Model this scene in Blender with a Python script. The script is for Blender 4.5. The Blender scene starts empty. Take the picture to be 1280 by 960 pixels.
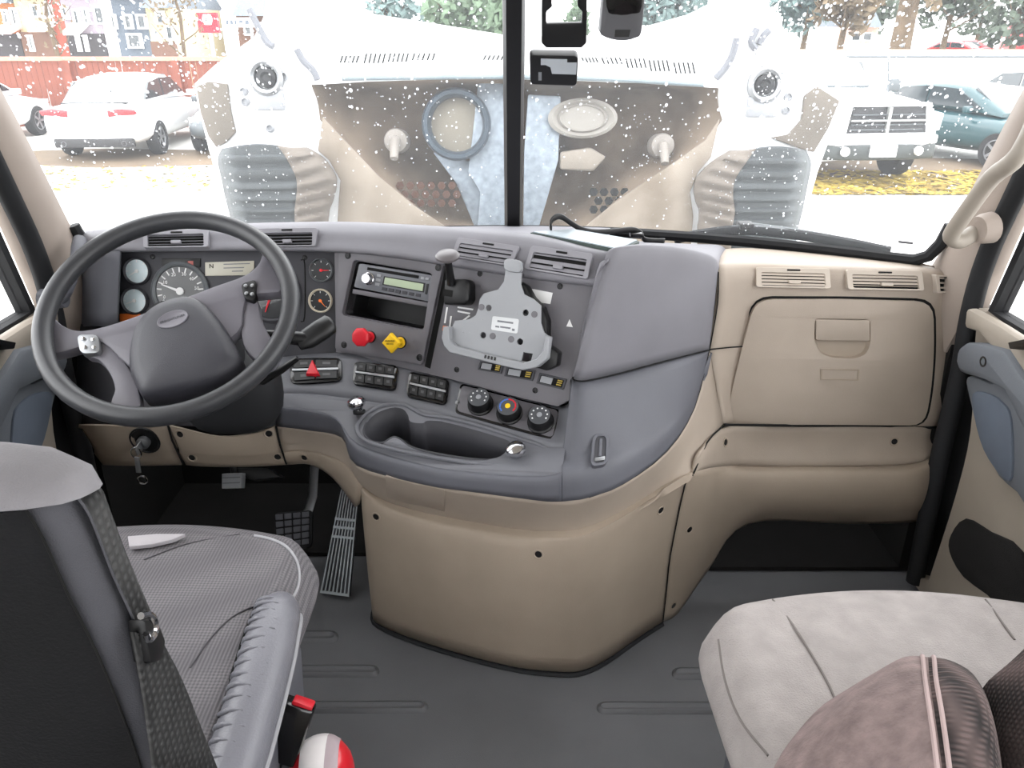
import bpy, bmesh, math, random
from mathutils import Vector, Matrix
from mathutils.bvhtree import BVHTree
from mathutils.geometry import tessellate_polygon

# ---------------------------------------------------------------- scene, camera, light
scn = bpy.context.scene
COL = scn.collection
random.seed(7)
FPX = 960.0                       # focal length in pixels of the 1280x960 frame
PITCH = math.radians(25.0)
CAM = Vector((0.0, 0.0, 1.28))    # lens above the cab floor (z = 0)
GROUND = -1.2                     # yard level below the cab floor
CP, SP = math.cos(PITCH), math.sin(PITCH)

cam_data = bpy.data.cameras.new('camera')
cam_data.sensor_width = 36.0
cam_data.lens = 36.0 * FPX / 1280.0
cam_data.clip_start = 0.02
cam_data.clip_end = 400
cam = bpy.data.objects.new('camera', cam_data)
cam.location = CAM
cam.rotation_euler = (math.pi / 2 - PITCH, 0, 0)
COL.objects.link(cam)
scn.camera = cam

w = bpy.data.worlds.new('overcast_sky')
scn.world = w
w.use_nodes = True
bg = w.node_tree.nodes['Background']
bg.inputs['Color'].default_value = (0.98, 0.99, 1.0, 1)
bg.inputs['Strength'].default_value = 1.0

scn.view_settings.view_transform = 'Standard'
scn.view_settings.look = 'None'
scn.view_settings.gamma = 1.0
scn.view_settings.use_curve_mapping = False
scn.view_settings.exposure = 2.6
scn.cycles.max_bounces = 10
scn.cycles.diffuse_bounces = 6
scn.cycles.transparent_max_bounces = 16
scn.cycles.caustics_reflective = False
scn.cycles.caustics_refractive = False
scn.cycles.sample_clamp_indirect = 6.0

# ---------------------------------------------------------------- pixel rays -> points in the cab
def ray(u, v):
    a = (u - 640.0) / FPX
    b = (480.0 - v) / FPX
    return Vector((a, CP + b * SP, -SP + b * CP))
def W(u, v, y):
    d = ray(u, v); return CAM + d * (y / d.y)
def Wx(u, v, x):
    d = ray(u, v); return CAM + d * (x / d.x)
def Wz(u, v, z):
    d = ray(u, v); return CAM + d * ((z - CAM.z) / d.z)
def G(u, v):
    return Wz(u, v, GROUND)

class Plane:
    def __init__(s, a, b, c):
        s.o = a.copy()
        n = (b - a).cross(c - a).normalized()
        if n.dot(CAM - a) < 0: n = -n
        s.n = n
    def hit(s, u, v):
        d = ray(u, v)
        t = (s.o - CAM).dot(s.n) / d.dot(s.n)
        return CAM + d * t, s.n.copy()
class Surf:
    def __init__(s, *obs):
        vs, fs = [], []
        for o in obs:
            k = len(vs); M = o.matrix_world
            off = Vector((0, 0, 0)); p = o
            while p is not None:
                off += p.location; p = p.parent
            vs += [x.co + off for x in o.data.vertices]
            fs += [[i + k for i in f.vertices] for f in o.data.polygons]
        s.t = BVHTree.FromPolygons(vs, fs)
    def hit(s, u, v):
        d = ray(u, v).normalized()
        p, n, i, t = s.t.ray_cast(CAM, d)
        if p is None:
            raise ValueError('no surface at %s %s' % (u, v))
        if n.dot(d) > 0: n = -n
        return p, n

# ---------------------------------------------------------------- materials (all procedural)
def lin(c):
    c = c / 255.0
    return c / 12.92 if c <= 0.04045 else ((c + 0.055) / 1.055) ** 2.4
def rgb(*c):
    return (lin(c[0]), lin(c[1]), lin(c[2]), 1)
MATS = {}
def mat(name, col, rough=0.6, metal=0.0, var=0.12, scale=9.0, bump=0.0, bscale=220.0, spec=0.4, coat=0.0, second=None):
    m = bpy.data.materials.new(name); m.use_nodes = True
    nt = m.node_tree; b = nt.nodes['Principled BSDF']
    c = rgb(*col)
    tc = nt.nodes.new('ShaderNodeTexCoord')
    nz = nt.nodes.new('ShaderNodeTexNoise'); nz.inputs['Scale'].default_value = scale
    nz.inputs['Detail'].default_value = 5
    nt.links.new(tc.outputs['Object'], nz.inputs['Vector'])
    mx = nt.nodes.new('ShaderNodeMix'); mx.data_type = 'RGBA'
    lo = tuple(x * (1 - var) for x in c[:3]) + (1,)
    hi = tuple(min(1, x * (1 + var)) for x in c[:3]) + (1,) if second is None else rgb(*second)
    mx.inputs['A'].default_value = lo; mx.inputs['B'].default_value = hi
    rp = nt.nodes.new('ShaderNodeMapRange')
    rp.inputs['From Min'].default_value = 0.3; rp.inputs['From Max'].default_value = 0.7
    nt.links.new(nz.outputs['Fac'], rp.inputs['Value'])
    nt.links.new(rp.outputs['Result'], mx.inputs['Factor'])
    nt.links.new(mx.outputs['Result'], b.inputs['Base Color'])
    b.inputs['Roughness'].default_value = rough
    b.inputs['Metallic'].default_value = metal
    b.inputs['Specular IOR Level'].default_value = spec
    b.inputs['Coat Weight'].default_value = coat
    if bump:
        n2 = nt.nodes.new('ShaderNodeTexNoise'); n2.inputs['Scale'].default_value = bscale
        n2.inputs['Detail'].default_value = 3
        nt.links.new(tc.outputs['Object'], n2.inputs['Vector'])
        bp = nt.nodes.new('ShaderNodeBump'); bp.inputs['Strength'].default_value = bump
        bp.inputs['Distance'].default_value = 0.002
        nt.links.new(n2.outputs['Fac'], bp.inputs['Height'])
        nt.links.new(bp.outputs['Normal'], b.inputs['Normal'])
    MATS[name] = m
    return m
def weave(name, col, dark, su, sv, rough=0.85, bump=0.5):
    """woven cloth: two crossed wave textures give thread colour and relief"""
    m = mat(name, col, rough, var=0.08, scale=14)
    nt = m.node_tree; b = nt.nodes['Principled BSDF']
    tc = nt.nodes.new('ShaderNodeTexCoord')
    waves = []
    for d, s in (('X', su), ('Z', sv), ('Y', sv)):
        wv = nt.nodes.new('ShaderNodeTexWave'); wv.bands_direction = d
        wv.inputs['Scale'].default_value = s; wv.inputs['Distortion'].default_value = 0.4
        nt.links.new(tc.outputs['Object'], wv.inputs['Vector']); waves.append(wv)
    a1 = nt.nodes.new('ShaderNodeMath'); a1.operation = 'MULTIPLY'
    nt.links.new(waves[1].outputs['Fac'], a1.inputs[0]); nt.links.new(waves[2].outputs['Fac'], a1.inputs[1])
    a2 = nt.nodes.new('ShaderNodeMath'); a2.operation = 'ADD'
    nt.links.new(waves[0].outputs['Fac'], a2.inputs[0]); nt.links.new(a1.outputs[0], a2.inputs[1])
    rp = nt.nodes.new('ShaderNodeMapRange'); rp.inputs['From Max'].default_value = 1.6
    nt.links.new(a2.outputs[0], rp.inputs['Value'])
    mx = nt.nodes.new('ShaderNodeMix'); mx.data_type = 'RGBA'
    mx.inputs['A'].default_value = rgb(*dark); mx.inputs['B'].default_value = rgb(*col)
    nt.links.new(rp.outputs['Result'], mx.inputs['Factor'])
    nt.links.new(mx.outputs['Result'], b.inputs['Base Color'])
    bp = nt.nodes.new('ShaderNodeBump'); bp.inputs['Strength'].default_value = bump
    bp.inputs['Distance'].default_value = 0.003
    nt.links.new(rp.outputs['Result'], bp.inputs['Height'])
    nt.links.new(bp.outputs['Normal'], b.inputs['Normal'])
    return m
def glass_mat(name, tint=(1, 1, 1), gloss=0.05):
    m = bpy.data.materials.new(name); m.use_nodes = True
    nt = m.node_tree; nt.nodes.clear()
    out = nt.nodes.new('ShaderNodeOutputMaterial')
    tr = nt.nodes.new('ShaderNodeBsdfTransparent'); tr.inputs['Color'].default_value = (*tint, 1)
    gl = nt.nodes.new('ShaderNodeBsdfGlossy'); gl.inputs['Roughness'].default_value = 0.02
    lw = nt.nodes.new('ShaderNodeLayerWeight'); lw.inputs['Blend'].default_value = 0.12
    ml = nt.nodes.new('ShaderNodeMath'); ml.operation = 'MULTIPLY'; ml.inputs[1].default_value = gloss / 0.05 * 0.6
    nt.links.new(lw.outputs['Fresnel'], ml.inputs[0])
    mx = nt.nodes.new('ShaderNodeMixShader')
    nt.links.new(ml.outputs[0], mx.inputs[0]); nt.links.new(tr.outputs[0], mx.inputs[1]); nt.links.new(gl.outputs[0], mx.inputs[2])
    nt.links.new(mx.outputs[0], out.inputs['Surface'])
    return m
def lamp_mat(name, col, strength):
    m = mat(name, col, 0.4)
    b = m.node_tree.nodes['Principled BSDF']
    b.inputs['Emission Color'].default_value = rgb(*col); b.inputs['Emission Strength'].default_value = strength
    return m

M_GREY = mat('dash_grey_plastic', (114, 113, 119), 0.55, bump=0.25, bscale=900, var=0.06)
M_DKGREY = mat('dash_dark_grey_plastic', (89, 90, 97), 0.55, bump=0.25, bscale=900, var=0.06)
M_PANEL = mat('panel_grey_plastic', (98, 96, 101), 0.5, bump=0.2, bscale=900, var=0.06)
M_CLUSTER = mat('cluster_charcoal_plastic', (58, 58, 63), 0.6, var=0.08)
M_TAN = mat('tan_plastic', (159, 147, 135), 0.55, bump=0.3, bscale=800, var=0.05)
M_TANLO = mat('tan_lower_plastic', (152, 139, 125), 0.6, bump=0.3, bscale=800, var=0.06)
M_PILLAR = mat('pillar_beige_plastic', (158, 146, 137), 0.6, bump=0.25, bscale=700, var=0.05)
M_BLACK = mat('black_plastic', (16, 16, 18), 0.45, var=0.15)
M_GLOSSBLACK = mat('gloss_black_plastic', (12, 12, 14), 0.22, var=0.1, coat=0.3)
M_GAP = mat('dark_seam', (8, 8, 8), 0.9, var=0.1)
M_RUBBER = mat('black_rubber', (24, 25, 28), 0.75, var=0.15)
M_FLOOR = mat('floor_rubber_mat', (94, 95, 98), 0.6, var=0.10, scale=5, bump=0.35, bscale=500)
M_CARPET_SHADE = mat('carpet_and_footwell_shade', (22, 21, 21), 0.95, var=0.3, bump=0.8, bscale=600)  # near-black carpet, also standing in for the shade deep in the footwells
M_CHROME = mat('chrome', (205, 205, 208), 0.15, metal=1.0, var=0.03)
M_STEEL = mat('brushed_steel', (150, 152, 155), 0.4, metal=0.8, var=0.08)
M_ALU = mat('pedal_aluminium', (150, 156, 160), 0.45, metal=0.5, var=0.1)
M_WHITE = mat('white_print', (225, 225, 225), 0.6, var=0.03)
M_DIALGLARE = mat('dial_glare_face', (200, 215, 220), 0.35, var=0.05, coat=0.5)  # window glare on the small dials painted in as a pale face
M_DIALBLACK = mat('dial_black_face', (30, 32, 35), 0.35, var=0.1, coat=0.5)
M_RED = mat('red_plastic', (205, 30, 45), 0.4, var=0.08)
M_YELLOW = mat('yellow_plastic', (235, 190, 30), 0.45, var=0.06)
M_ORANGE = mat('orange_plastic', (235, 120, 50), 0.5, var=0.06)
M_LCD = mat('lcd_grey_green', (176, 172, 158), 0.3, var=0.04)
M_LCDGREEN = mat('lcd_green', (164, 178, 150), 0.3, var=0.05)
M_RADIO = mat('radio_grey_plastic', (104, 106, 112), 0.4, var=0.06)
M_BRACKET = mat('bracket_grey_plastic', (142, 144, 148), 0.5, var=0.05)
M_WHEELRIM = mat('steering_rim_dark_grey', (52, 53, 56), 0.36, bump=0.2, bscale=700, var=0.08)
M_WHEELPAD = mat('steering_pad_grey', (52, 52, 58), 0.42, bump=0.3, bscale=900, var=0.06)
M_WHEELARM = mat('steering_arm_grey', (100, 98, 105), 0.45, bump=0.2, bscale=900, var=0.06)
M_DOORGREY = mat('door_blue_grey_vinyl', (94, 98, 104), 0.6, bump=0.25, bscale=500, var=0.06)
M_DOORTAN = mat('door_tan_plastic', (150, 141, 130), 0.6, bump=0.3, bscale=600, var=0.06)
M_HEADLINER = mat('headliner_light_grey', (176, 170, 162), 0.9, var=0.05, bump=0.3)
def wet_glass(name, veil):
    m = glass_mat(name, (0.96, 0.965, 0.965), 0.04)
    nt = m.node_tree
    out = [n for n in nt.nodes if n.type == 'OUTPUT_MATERIAL'][0]
    src = out.inputs['Surface'].links[0].from_socket
    tl = nt.nodes.new('ShaderNodeBsdfTranslucent'); tl.inputs['Color'].default_value = (.93, .96, 1, 1)
    mx = nt.nodes.new('ShaderNodeMixShader'); mx.inputs[0].default_value = veil
    nt.links.new(src, mx.inputs[1]); nt.links.new(tl.outputs[0], mx.inputs[2])
    nt.links.new(mx.outputs[0], out.inputs['Surface'])
    return m
M_WETGLASS = wet_glass('wet_windshield_glass', 0.04)
M_GLASS = glass_mat('window_glass', (0.98, 0.98, 0.98), 0.04)

# ---------------------------------------------------------------- mesh helpers
def cr(p0, p1, p2, p3, t):
    return 0.5 * ((2 * p1) + (p2 - p0) * t + (2 * p0 - 5 * p1 + 4 * p2 - p3) * t * t + (3 * p1 - p0 - 3 * p2 + p3) * t ** 3)
def spline(pts, n):
    """Catmull-Rom through pts, n steps per span"""
    if n <= 1: return [p.copy() for p in pts]
    out = []
    L = len(pts)
    for i in range(L - 1):
        p0 = pts[i - 1] if i > 0 else 2 * pts[0] - pts[1]
        p3 = pts[i + 2] if i + 2 < L else 2 * pts[-1] - pts[-2]
        for k in range(n):
            out.append(cr(p0, pts[i], pts[i + 1], p3, k / n))
    out.append(pts[-1].copy())
    return out
def cspline(pts, n):
    L = len(pts); out = []
    for i in range(L):
        for k in range(n):
            out.append(cr(pts[i - 1], pts[i], pts[(i + 1) % L], pts[(i + 2) % L], k / n))
    return out
def dense(rows, nu, nv):
    """rows[j][i] control points -> dense grid"""
    cols = [spline(r, nu) for r in rows]
    n = len(cols[0])
    tr = [spline([cols[j][i] for j in range(len(cols))], nv) for i in range(n)]
    return [[tr[i][j] for i in range(n)] for j in range(len(tr[0]))]

class MB:
    def __init__(s):
        s.v = []; s.f = []
    def add(s, vs, fs):
        k = len(s.v); s.v += [Vector(x) for x in vs]; s.f += [[i + k for i in f] for f in fs]; return s
    def grid(s, rows, closed=False):
        n = len(rows[0]); vs = [p for r in rows for p in r]; fs = []
        for j in range(len(rows) - 1):
            for i in range(n if closed else n - 1):
                i2 = (i + 1) % n
                fs.append([j * n + i, j * n + i2, (j + 1) * n + i2, (j + 1) * n + i])
        return s.add(vs, fs)
    def loft(s, rings, cap=True):
        s.grid(rings, closed=True)
        if cap:
            n = len(rings[0]); k = len(s.v) - n * len(rings)
            s.f.append(list(range(k, k + n))[::-1])
            e = len(s.v) - n
            s.f.append(list(range(e, e + n)))
        return s
    def prism(s, pts, n, h0, h1, scale1=1.0):
        c = sum(pts, Vector()) / len(pts)
        a = [p + n * h0 for p in pts]
        b = [c + (p - c) * scale1 + n * h1 for p in pts]
        return s.loft([a, b])
    def box(s, c, ex, ey, ez, hx, hy, hz):
        pts = [c - ex * hx - ey * hy, c + ex * hx - ey * hy, c + ex * hx + ey * hy, c - ex * hx + ey * hy]
        return s.prism(pts, ez, -hz, hz)
    def abox(s, x0, x1, y0, y1, z0, z1):
        return s.prism([Vector((x0, y0, 0)), Vector((x1, y0, 0)), Vector((x1, y1, 0)), Vector((x0, y1, 0))], Vector((0, 0, 1)), z0, z1)
    def tube(s, pts, r, seg=10, cap=True, flat=None):
        pts = [Vector(p) for p in pts]
        rs = r if isinstance(r, (list, tuple)) else [r] * len(pts)
        t0 = (pts[1] - pts[0]).normalized()
        up = Vector((0, 0, 1)) if abs(t0.z) < 0.9 else Vector((1, 0, 0))
        a = t0.cross(up).normalized(); rings = []
        for i, p in enumerate(pts):
            t = (pts[min(i + 1, len(pts) - 1)] - pts[max(i - 1, 0)]).normalized()
            a = (a - t * a.dot(t)).normalized(); b = t.cross(a)
            fb = flat if flat else 1.0
            rings.append([p + (a * math.cos(q) + b * fb * math.sin(q)) * rs[i] for q in [2 * math.pi * k / seg for k in range(seg)]])
        return s.loft(rings, cap)
    def ctube(s, pts, r, seg=8):
        """closed tube"""
        L = len(pts); rings = []
        a = None
        for i in range(L):
            t = (pts[(i + 1) % L] - pts[i - 1]).normalized()
            if a is None:
                up = Vector((0, 0, 1)) if abs(t.z) < 0.9 else Vector((1, 0, 0)); a = t.cross(up).normalized()
            a = (a - t * a.dot(t)).normalized(); b = t.cross(a)
            rings.append([pts[i] + (a * math.cos(q) + b * math.sin(q)) * r for q in [2 * math.pi * k / seg for k in range(seg)]])
        rings.append(rings[0])
        return s.grid(rings, closed=True)
    def lathe(s, o, axis, prof, seg=24, ref=None):
        axis = axis.normalized()
        a = axis.orthogonal().normalized() if ref is None else (ref - axis * ref.dot(axis)).normalized()
        b = axis.cross(a)
        rings = [[o + axis * h + (a * math.cos(q) + b * math.sin(q)) * max(r, 1e-5) for q in [2 * math.pi * k / seg for k in range(seg)]] for r, h in prof]
        return s.loft(rings, True)
    def holed(s, outer, holes, n, h0, h1, walls=True):
        """plate with holes, extruded between h0 and h1 along n"""
        loops = [outer] + holes
        tris = tessellate_polygon(loops)
        flat = [p for l in loops for p in l]; N = len(flat)
        vs = [p + n * h0 for p in flat] + [p + n * h1 for p in flat]; fs = []
        for t in tris:
            t = list(t); fs.append(t[::-1]); fs.append([i + N for i in t])
        if walls:
            k = 0
            for l in loops:
                m = len(l)
                for i in range(m):
                    j = (i + 1) % m
                    fs.append([k + i, k + j, k + j + N, k + i + N])
                k += m
        return s.add(vs, fs)
    def blob(s, c, rx, ry, rz, seg=16, rg=10, fn=None):
        rings = []
        for j in range(rg + 1):
            ph = math.pi * j / rg; ring = []
            for i in range(seg):
                th = 2 * math.pi * i / seg
                d = Vector((math.sin(ph) * math.cos(th), math.sin(ph) * math.sin(th), math.cos(ph)))
                k = fn(d) if fn else 1.0
                ring.append(c + Vector((d.x * rx, d.y * ry, d.z * rz)) * k)
            rings.append(ring)
        return s.grid(rings, closed=True)

def root_off(p):
    o = Vector((0, 0, 0))
    while p is not None:
        o += p.location; p = p.parent
    return o
def build(mb, name, m, parent=None, smooth=40, bevel=0.0, seg=2, solid=0.0, face_cam=False, loc=None, sub=0, away=None):
    """one mesh object; vertices are given in cab coordinates"""
    me = bpy.data.meshes.new(name)
    off = root_off(parent)
    lo = Vector((0, 0, 0)) if parent is not None else (loc if loc is not None else Vector((0, 0, 0)))
    me.from_pydata([(p - off - lo)[:] for p in mb.v], [], mb.f)
    me.update()
    bm = bmesh.new(); bm.from_mesh(me)
    bmesh.ops.remove_doubles(bm, verts=bm.verts, dist=1e-6)
    if not face_cam:
        bmesh.ops.recalc_face_normals(bm, faces=bm.faces)
    if bevel:
        bm.normal_update()
        es = [e for e in bm.edges if len(e.link_faces) == 2 and e.calc_face_angle(0) > math.radians(38)]
        if es:
            bmesh.ops.bevel(bm, geom=es, offset=bevel, offset_type='OFFSET', segments=seg, profile=0.5, affect='EDGES', clamp_overlap=True)
    if face_cam:
        bmesh.ops.recalc_face_normals(bm, faces=bm.faces)
        bm.normal_update()
        sgn = 0
        vp = (CAM if away is None else away) - off - lo
        for f in bm.faces:
            sgn += f.calc_area() * f.normal.dot((vp - f.calc_center_median()).normalized())
        if sgn < 0:
            bmesh.ops.reverse_faces(bm, faces=bm.faces)
    bm.to_mesh(me); bm.free()
    if smooth:
        me.shade_smooth()
        me.set_sharp_from_angle(angle=math.radians(smooth))
    me.materials.append(m)
    o = bpy.data.objects.new(name, me)
    COL.objects.link(o)
    o.location = lo
    if parent is not None: o.parent = parent
    if solid:
        md = o.modifiers.new('thickness', 'SOLIDIFY'); md.thickness = solid; md.offset = -1
    if sub:
        md = o.modifiers.new('smooth', 'SUBSURF'); md.levels = sub; md.render_levels = sub
    return o
def tag(o, label, cat, group=None, kind=None):
    o['label'] = label; o['category'] = cat
    if group: o['group'] = group
    if kind: o['kind'] = kind
    return o
def structure(o):
    o['kind'] = 'structure'; return o
def thing(name, loc, label, cat, group=None):
    o = bpy.data.objects.new(name, None); COL.objects.link(o)
    o.empty_display_size = 0.05
    o.location = loc
    return tag(o, label, cat, group)
def copy_tree(o, parent=None):
    c = o.copy(); COL.objects.link(c); c.parent = parent
    for ch in list(o.children): copy_tree(ch, c)
    return c

# polygons given in pixels of the photograph, laid on a surface of the cab
def lay(surf, poly):
    """pixel polygon -> planar points on the surface, and the plane normal"""
    cu = sum(p[0] for p in poly) / len(poly); cv = sum(p[1] for p in poly) / len(poly)
    if isinstance(surf, Plane):
        n = surf.n
        return [surf.hit(*p)[0] for p in poly], n.copy()
    c, n = surf.hit(cu, cv)
    ext = max(max(abs(p[0] - cu), abs(p[1] - cv)) for p in poly)
    ns = n.copy()
    for du, dv in ((.5, 0), (-.5, 0), (0, .5), (0, -.5)):
        try: ns += surf.hit(cu + du * ext * .7, cv + dv * ext * .7)[1]
        except ValueError: pass
    n = ns.normalized()
    pl = Plane(c, c + n.orthogonal(), c + n.cross(n.orthogonal()))
    return [pl.hit(*p)[0] for p in poly], n
def fillet(poly, r, n=4):
    """round the corners of a pixel polygon"""
    out = []; L = len(poly)
    for i in range(L):
        p, a, b = Vector(poly[i]), Vector(poly[i - 1]), Vector(poly[(i + 1) % L])
        da, db = (a - p), (b - p)
        k = min(r, da.length * .45, db.length * .45)
        s, e = p + da.normalized() * k, p + db.normalized() * k
        for j in range(n + 1):
            t = j / n
            q = s * (1 - t) ** 2 + p * 2 * t * (1 - t) + e * t * t
            out.append((q.x, q.y))
    return out
def rq(c4, r=0.2, n=4, ru=None):
    """rounded quad in pixels: corners TL, TR, BR, BL; r = corner share"""
    ru = r if ru is None else ru
    out = []
    for cx, cy, a0 in ((ru, r, 180), (1 - ru, r, 270), (1 - ru, 1 - r, 0), (ru, 1 - r, 90)):
        for k in range(n + 1):
            a = math.radians(a0 + 90 * k / n)
            s, t = cx + ru * math.cos(a), cy + r * math.sin(a)
            A, B, C, D = [Vector(q) for q in c4]
            p = (A * (1 - s) + B * s) * (1 - t) + (D * (1 - s) + C * s) * t
            out.append((p.x, p.y))
    return out
def sub4(c4, s0, t0, s1, t1):
    A, B, C, D = [Vector(q) for q in c4]
    f = lambda s, t: tuple((A * (1 - s) + B * s) * (1 - t) + (D * (1 - s) + C * s) * t)
    return [f(s0, t0), f(s1, t0), f(s1, t1), f(s0, t1)]
def at4(c4, s, t):
    return sub4(c4, s, t, s, t)[0]
def plate(surf, poly, h0, h1, name, m, parent, bevel=0.0, scale1=1.0, **k):
    pts, n = lay(surf, poly)
    mb = MB().prism(pts, n, h0, h1, scale1)
    return build(mb, name, m, parent, bevel=bevel, **k)
def local(surf, u, v, du=6):
    """point, right, up, normal on a surface at a pixel"""
    p, n = surf.hit(u, v)
    q = Plane(p, p + n.orthogonal(), p + n.cross(n.orthogonal()))
    ex = (q.hit(u + du, v)[0] - q.hit(u - du, v)[0]).normalized()
    ey = n.cross(ex).normalized()
    return p, ex, ey, n
def circ(p, ex, ey, r, n=24, ry=None):
    ry = r if ry is None else ry
    return [p + ex * r * math.cos(2 * math.pi * k / n) + ey * ry * math.sin(2 * math.pi * k / n) for k in range(n)]
def screw(surf, u, v, parent, r=0.006, m=None, name='screw'):
    p, ex, ey, n = local(surf, u, v)
    mb = MB().lathe(p, n, [(r * 1.5, -0.004), (r * 1.5, 0.0006), (r * 1.15, 0.0012), (r * .95, -0.0005), (r * .9, 0.0018), (r * .3, 0.0022), (r * .25, 0.001)], 14)
    return build(mb, name, m or M_BLACK, parent)
def text(body, p, ex, ey, size, name, m, parent, ext=0.0002):
    cu = bpy.data.curves.new(name, 'FONT'); cu.body = body; cu.size = size; cu.extrude = ext
    cu.align_x = 'CENTER'; cu.align_y = 'CENTER'; cu.resolution_u = 2
    cu.materials.append(m)
    tmp = bpy.data.objects.new(name, cu); COL.objects.link(tmp)
    me = bpy.data.meshes.new_from_object(tmp)
    bpy.data.objects.remove(tmp)
    M = Matrix.Translation(p - root_off(parent)) @ Matrix((ex, ey, ex.cross(ey))).transposed().to_4x4()
    me.transform(M)
    o = bpy.data.objects.new(name, me); COL.objects.link(o)
    o.parent = parent
    return o
def PX(rows):
    """rows of (u, v, y) or Vector -> points"""
    return [[q if isinstance(q, Vector) else W(*q) for q in r] for r in rows]
# ---------------------------------------------------------------- cab structure
V3 = Vector
EX, EY, EZ = V3((1, 0, 0)), V3((0, 1, 0)), V3((0, 0, 1))
floor = structure(build(MB().abox(-1.04, 1.04, -0.55, 2.0, -0.05, 0.0), 'floor', M_FLOOR))
def stadium(u0, v0, u1, v1, wpx):
    pts = []
    for k in range(9):
        a = math.pi / 2 + math.pi * k / 8; pts.append((u0 + wpx * 1.3 * math.cos(a), v0 - wpx * math.sin(a)))
    for k in range(9):
        a = -math.pi / 2 + math.pi * k / 8; pts.append((u1 + wpx * 1.3 * math.cos(a), v1 - wpx * math.sin(a)))
    return [Wz(u, v, 0.0) for u, v in pts]
for (u0, v0, u1, v1) in ((330, 796, 413, 796), (300, 839, 464, 839), (260, 884, 525, 884), (850, 842, 1010, 842), (756, 885, 1010, 885)):
    a = stadium(u0, v0, u1, v1, 8); b = stadium(u0, v0, u1, v1, 4)
    c = stadium(u0, v0, u1, v1, 2)
    mb = MB().loft([[p - EZ * .002 for p in a], [p + EZ * .0005 for p in a], [p + EZ * .006 for p in b], [p + EZ * .002 for p in c]])
    build(mb, 'floor_rib', M_FLOOR, floor, smooth=60)
structure(build(MB().abox(-1.04, 1.04, 2.0, 2.03, -0.05, 0.72), 'wall_front', M_CARPET_SHADE))
fc = structure(build(MB().abox(-1.0, -0.37, 1.66, 2.0, 0.0, 0.012).abox(0.42, 1.0, 1.60, 2.0, 0.0, 0.012), 'trim_1', M_CARPET_SHADE))  # dark sheets on the floor paint the shade under the dash
structure(build(MB().abox(-1.06, 1.06, -0.6, 1.72, 1.72, 1.76), 'ceiling', M_HEADLINER))
# unseen rear wall; its window is added and sized for fill light
bw = MB().holed([V3((-1.06, -.55, -.05)), V3((1.06, -.55, -.05)), V3((1.06, -.55, 1.74)), V3((-1.06, -.55, 1.74))],
                [[V3((-.75, -.55, .75)), V3((.75, -.55, .75)), V3((.75, -.55, 1.5)), V3((-.75, -.55, 1.5))]], -EY, 0, .04)
structure(build(bw, 'wall_back', M_HEADLINER))
structure(build(MB().abox(-.76, .76, -.575, -.57, .74, 1.51), 'window_5', M_GLASS))

# header over the windshield
def ws(s, r):
    """windshield surface: s -1..1 across, r 0..1 upward"""
    q = s * s
    y0 = 2.05 - .33 * q; y1 = 1.62 - .17 * q
    bow = .03 * math.sin(math.pi * r)
    return V3((s * (.985 + .02 * r), y0 + (y1 - y0) * r + bow, .775 + (1.50 - .775) * r))
hd = [[ws(s / 10, 0.97) + EY * .05 for s in range(-10, 11)], [ws(s / 10, 1.0) - EZ * .01 for s in range(-10, 11)],
      [ws(s / 10, 1.0) + V3((0, -.12, .04)) for s in range(-10, 11)], [V3((1.04 * s / 10, 1.40 - .1 * (s / 10) ** 2, 1.73)) for s in range(-10, 11)]]
structure(build(MB().grid(hd), 'trim_2', M_HEADLINER, solid=.02))

panes = []
for k, sg in ((1, -1), (2, 1)):
    rows = [[ws(sg * (.02 + .98 * i / 14), j / 8) for i in range(15)] for j in range(9)]
    o = structure(build(MB().grid(rows), 'window_%d' % k, M_WETGLASS, smooth=180)); panes.append(o)
# divider post of the split windshield
pp = [ws(0, r / 8) + V3((.004, -.012, 0)) for r in range(9)]
mb = MB().loft([[p + V3((-.022, -.012, 0)), p + V3((-.016, -.02, 0)), p + V3((.016, -.02, 0)), p + V3((.022, -.012, 0)), p + V3((.024, .025, 0)), p + V3((-.024, .025, 0))][::1] and
                [p + V3((-.0215, .0, 0)), p + V3((-.016, -.02, 0)), p + V3((.016, -.02, 0)), p + V3((.0215, .0, 0)), p + V3((.024, .028, 0)), p + V3((-.024, .028, 0))] for p in pp])
structure(build(mb, 'trim_3', M_BLACK))
# rubber gasket along the windshield foot and up the sides
for k, sg in ((4, -1), (5, 1)):
    path = [ws(sg * s / 12, .012) + EY * -.006 for s in range(0, 12)] + [ws(sg * .95, .014) + EY * -.006, ws(sg * .972, .035) + EY * -.006, ws(sg * .985, .08) + EY * -.004, ws(sg * .992, .14) + EY * .004]
    structure(build(MB().tube(path, .014, 8), 'trim_%d' % k, M_RUBBER))

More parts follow.
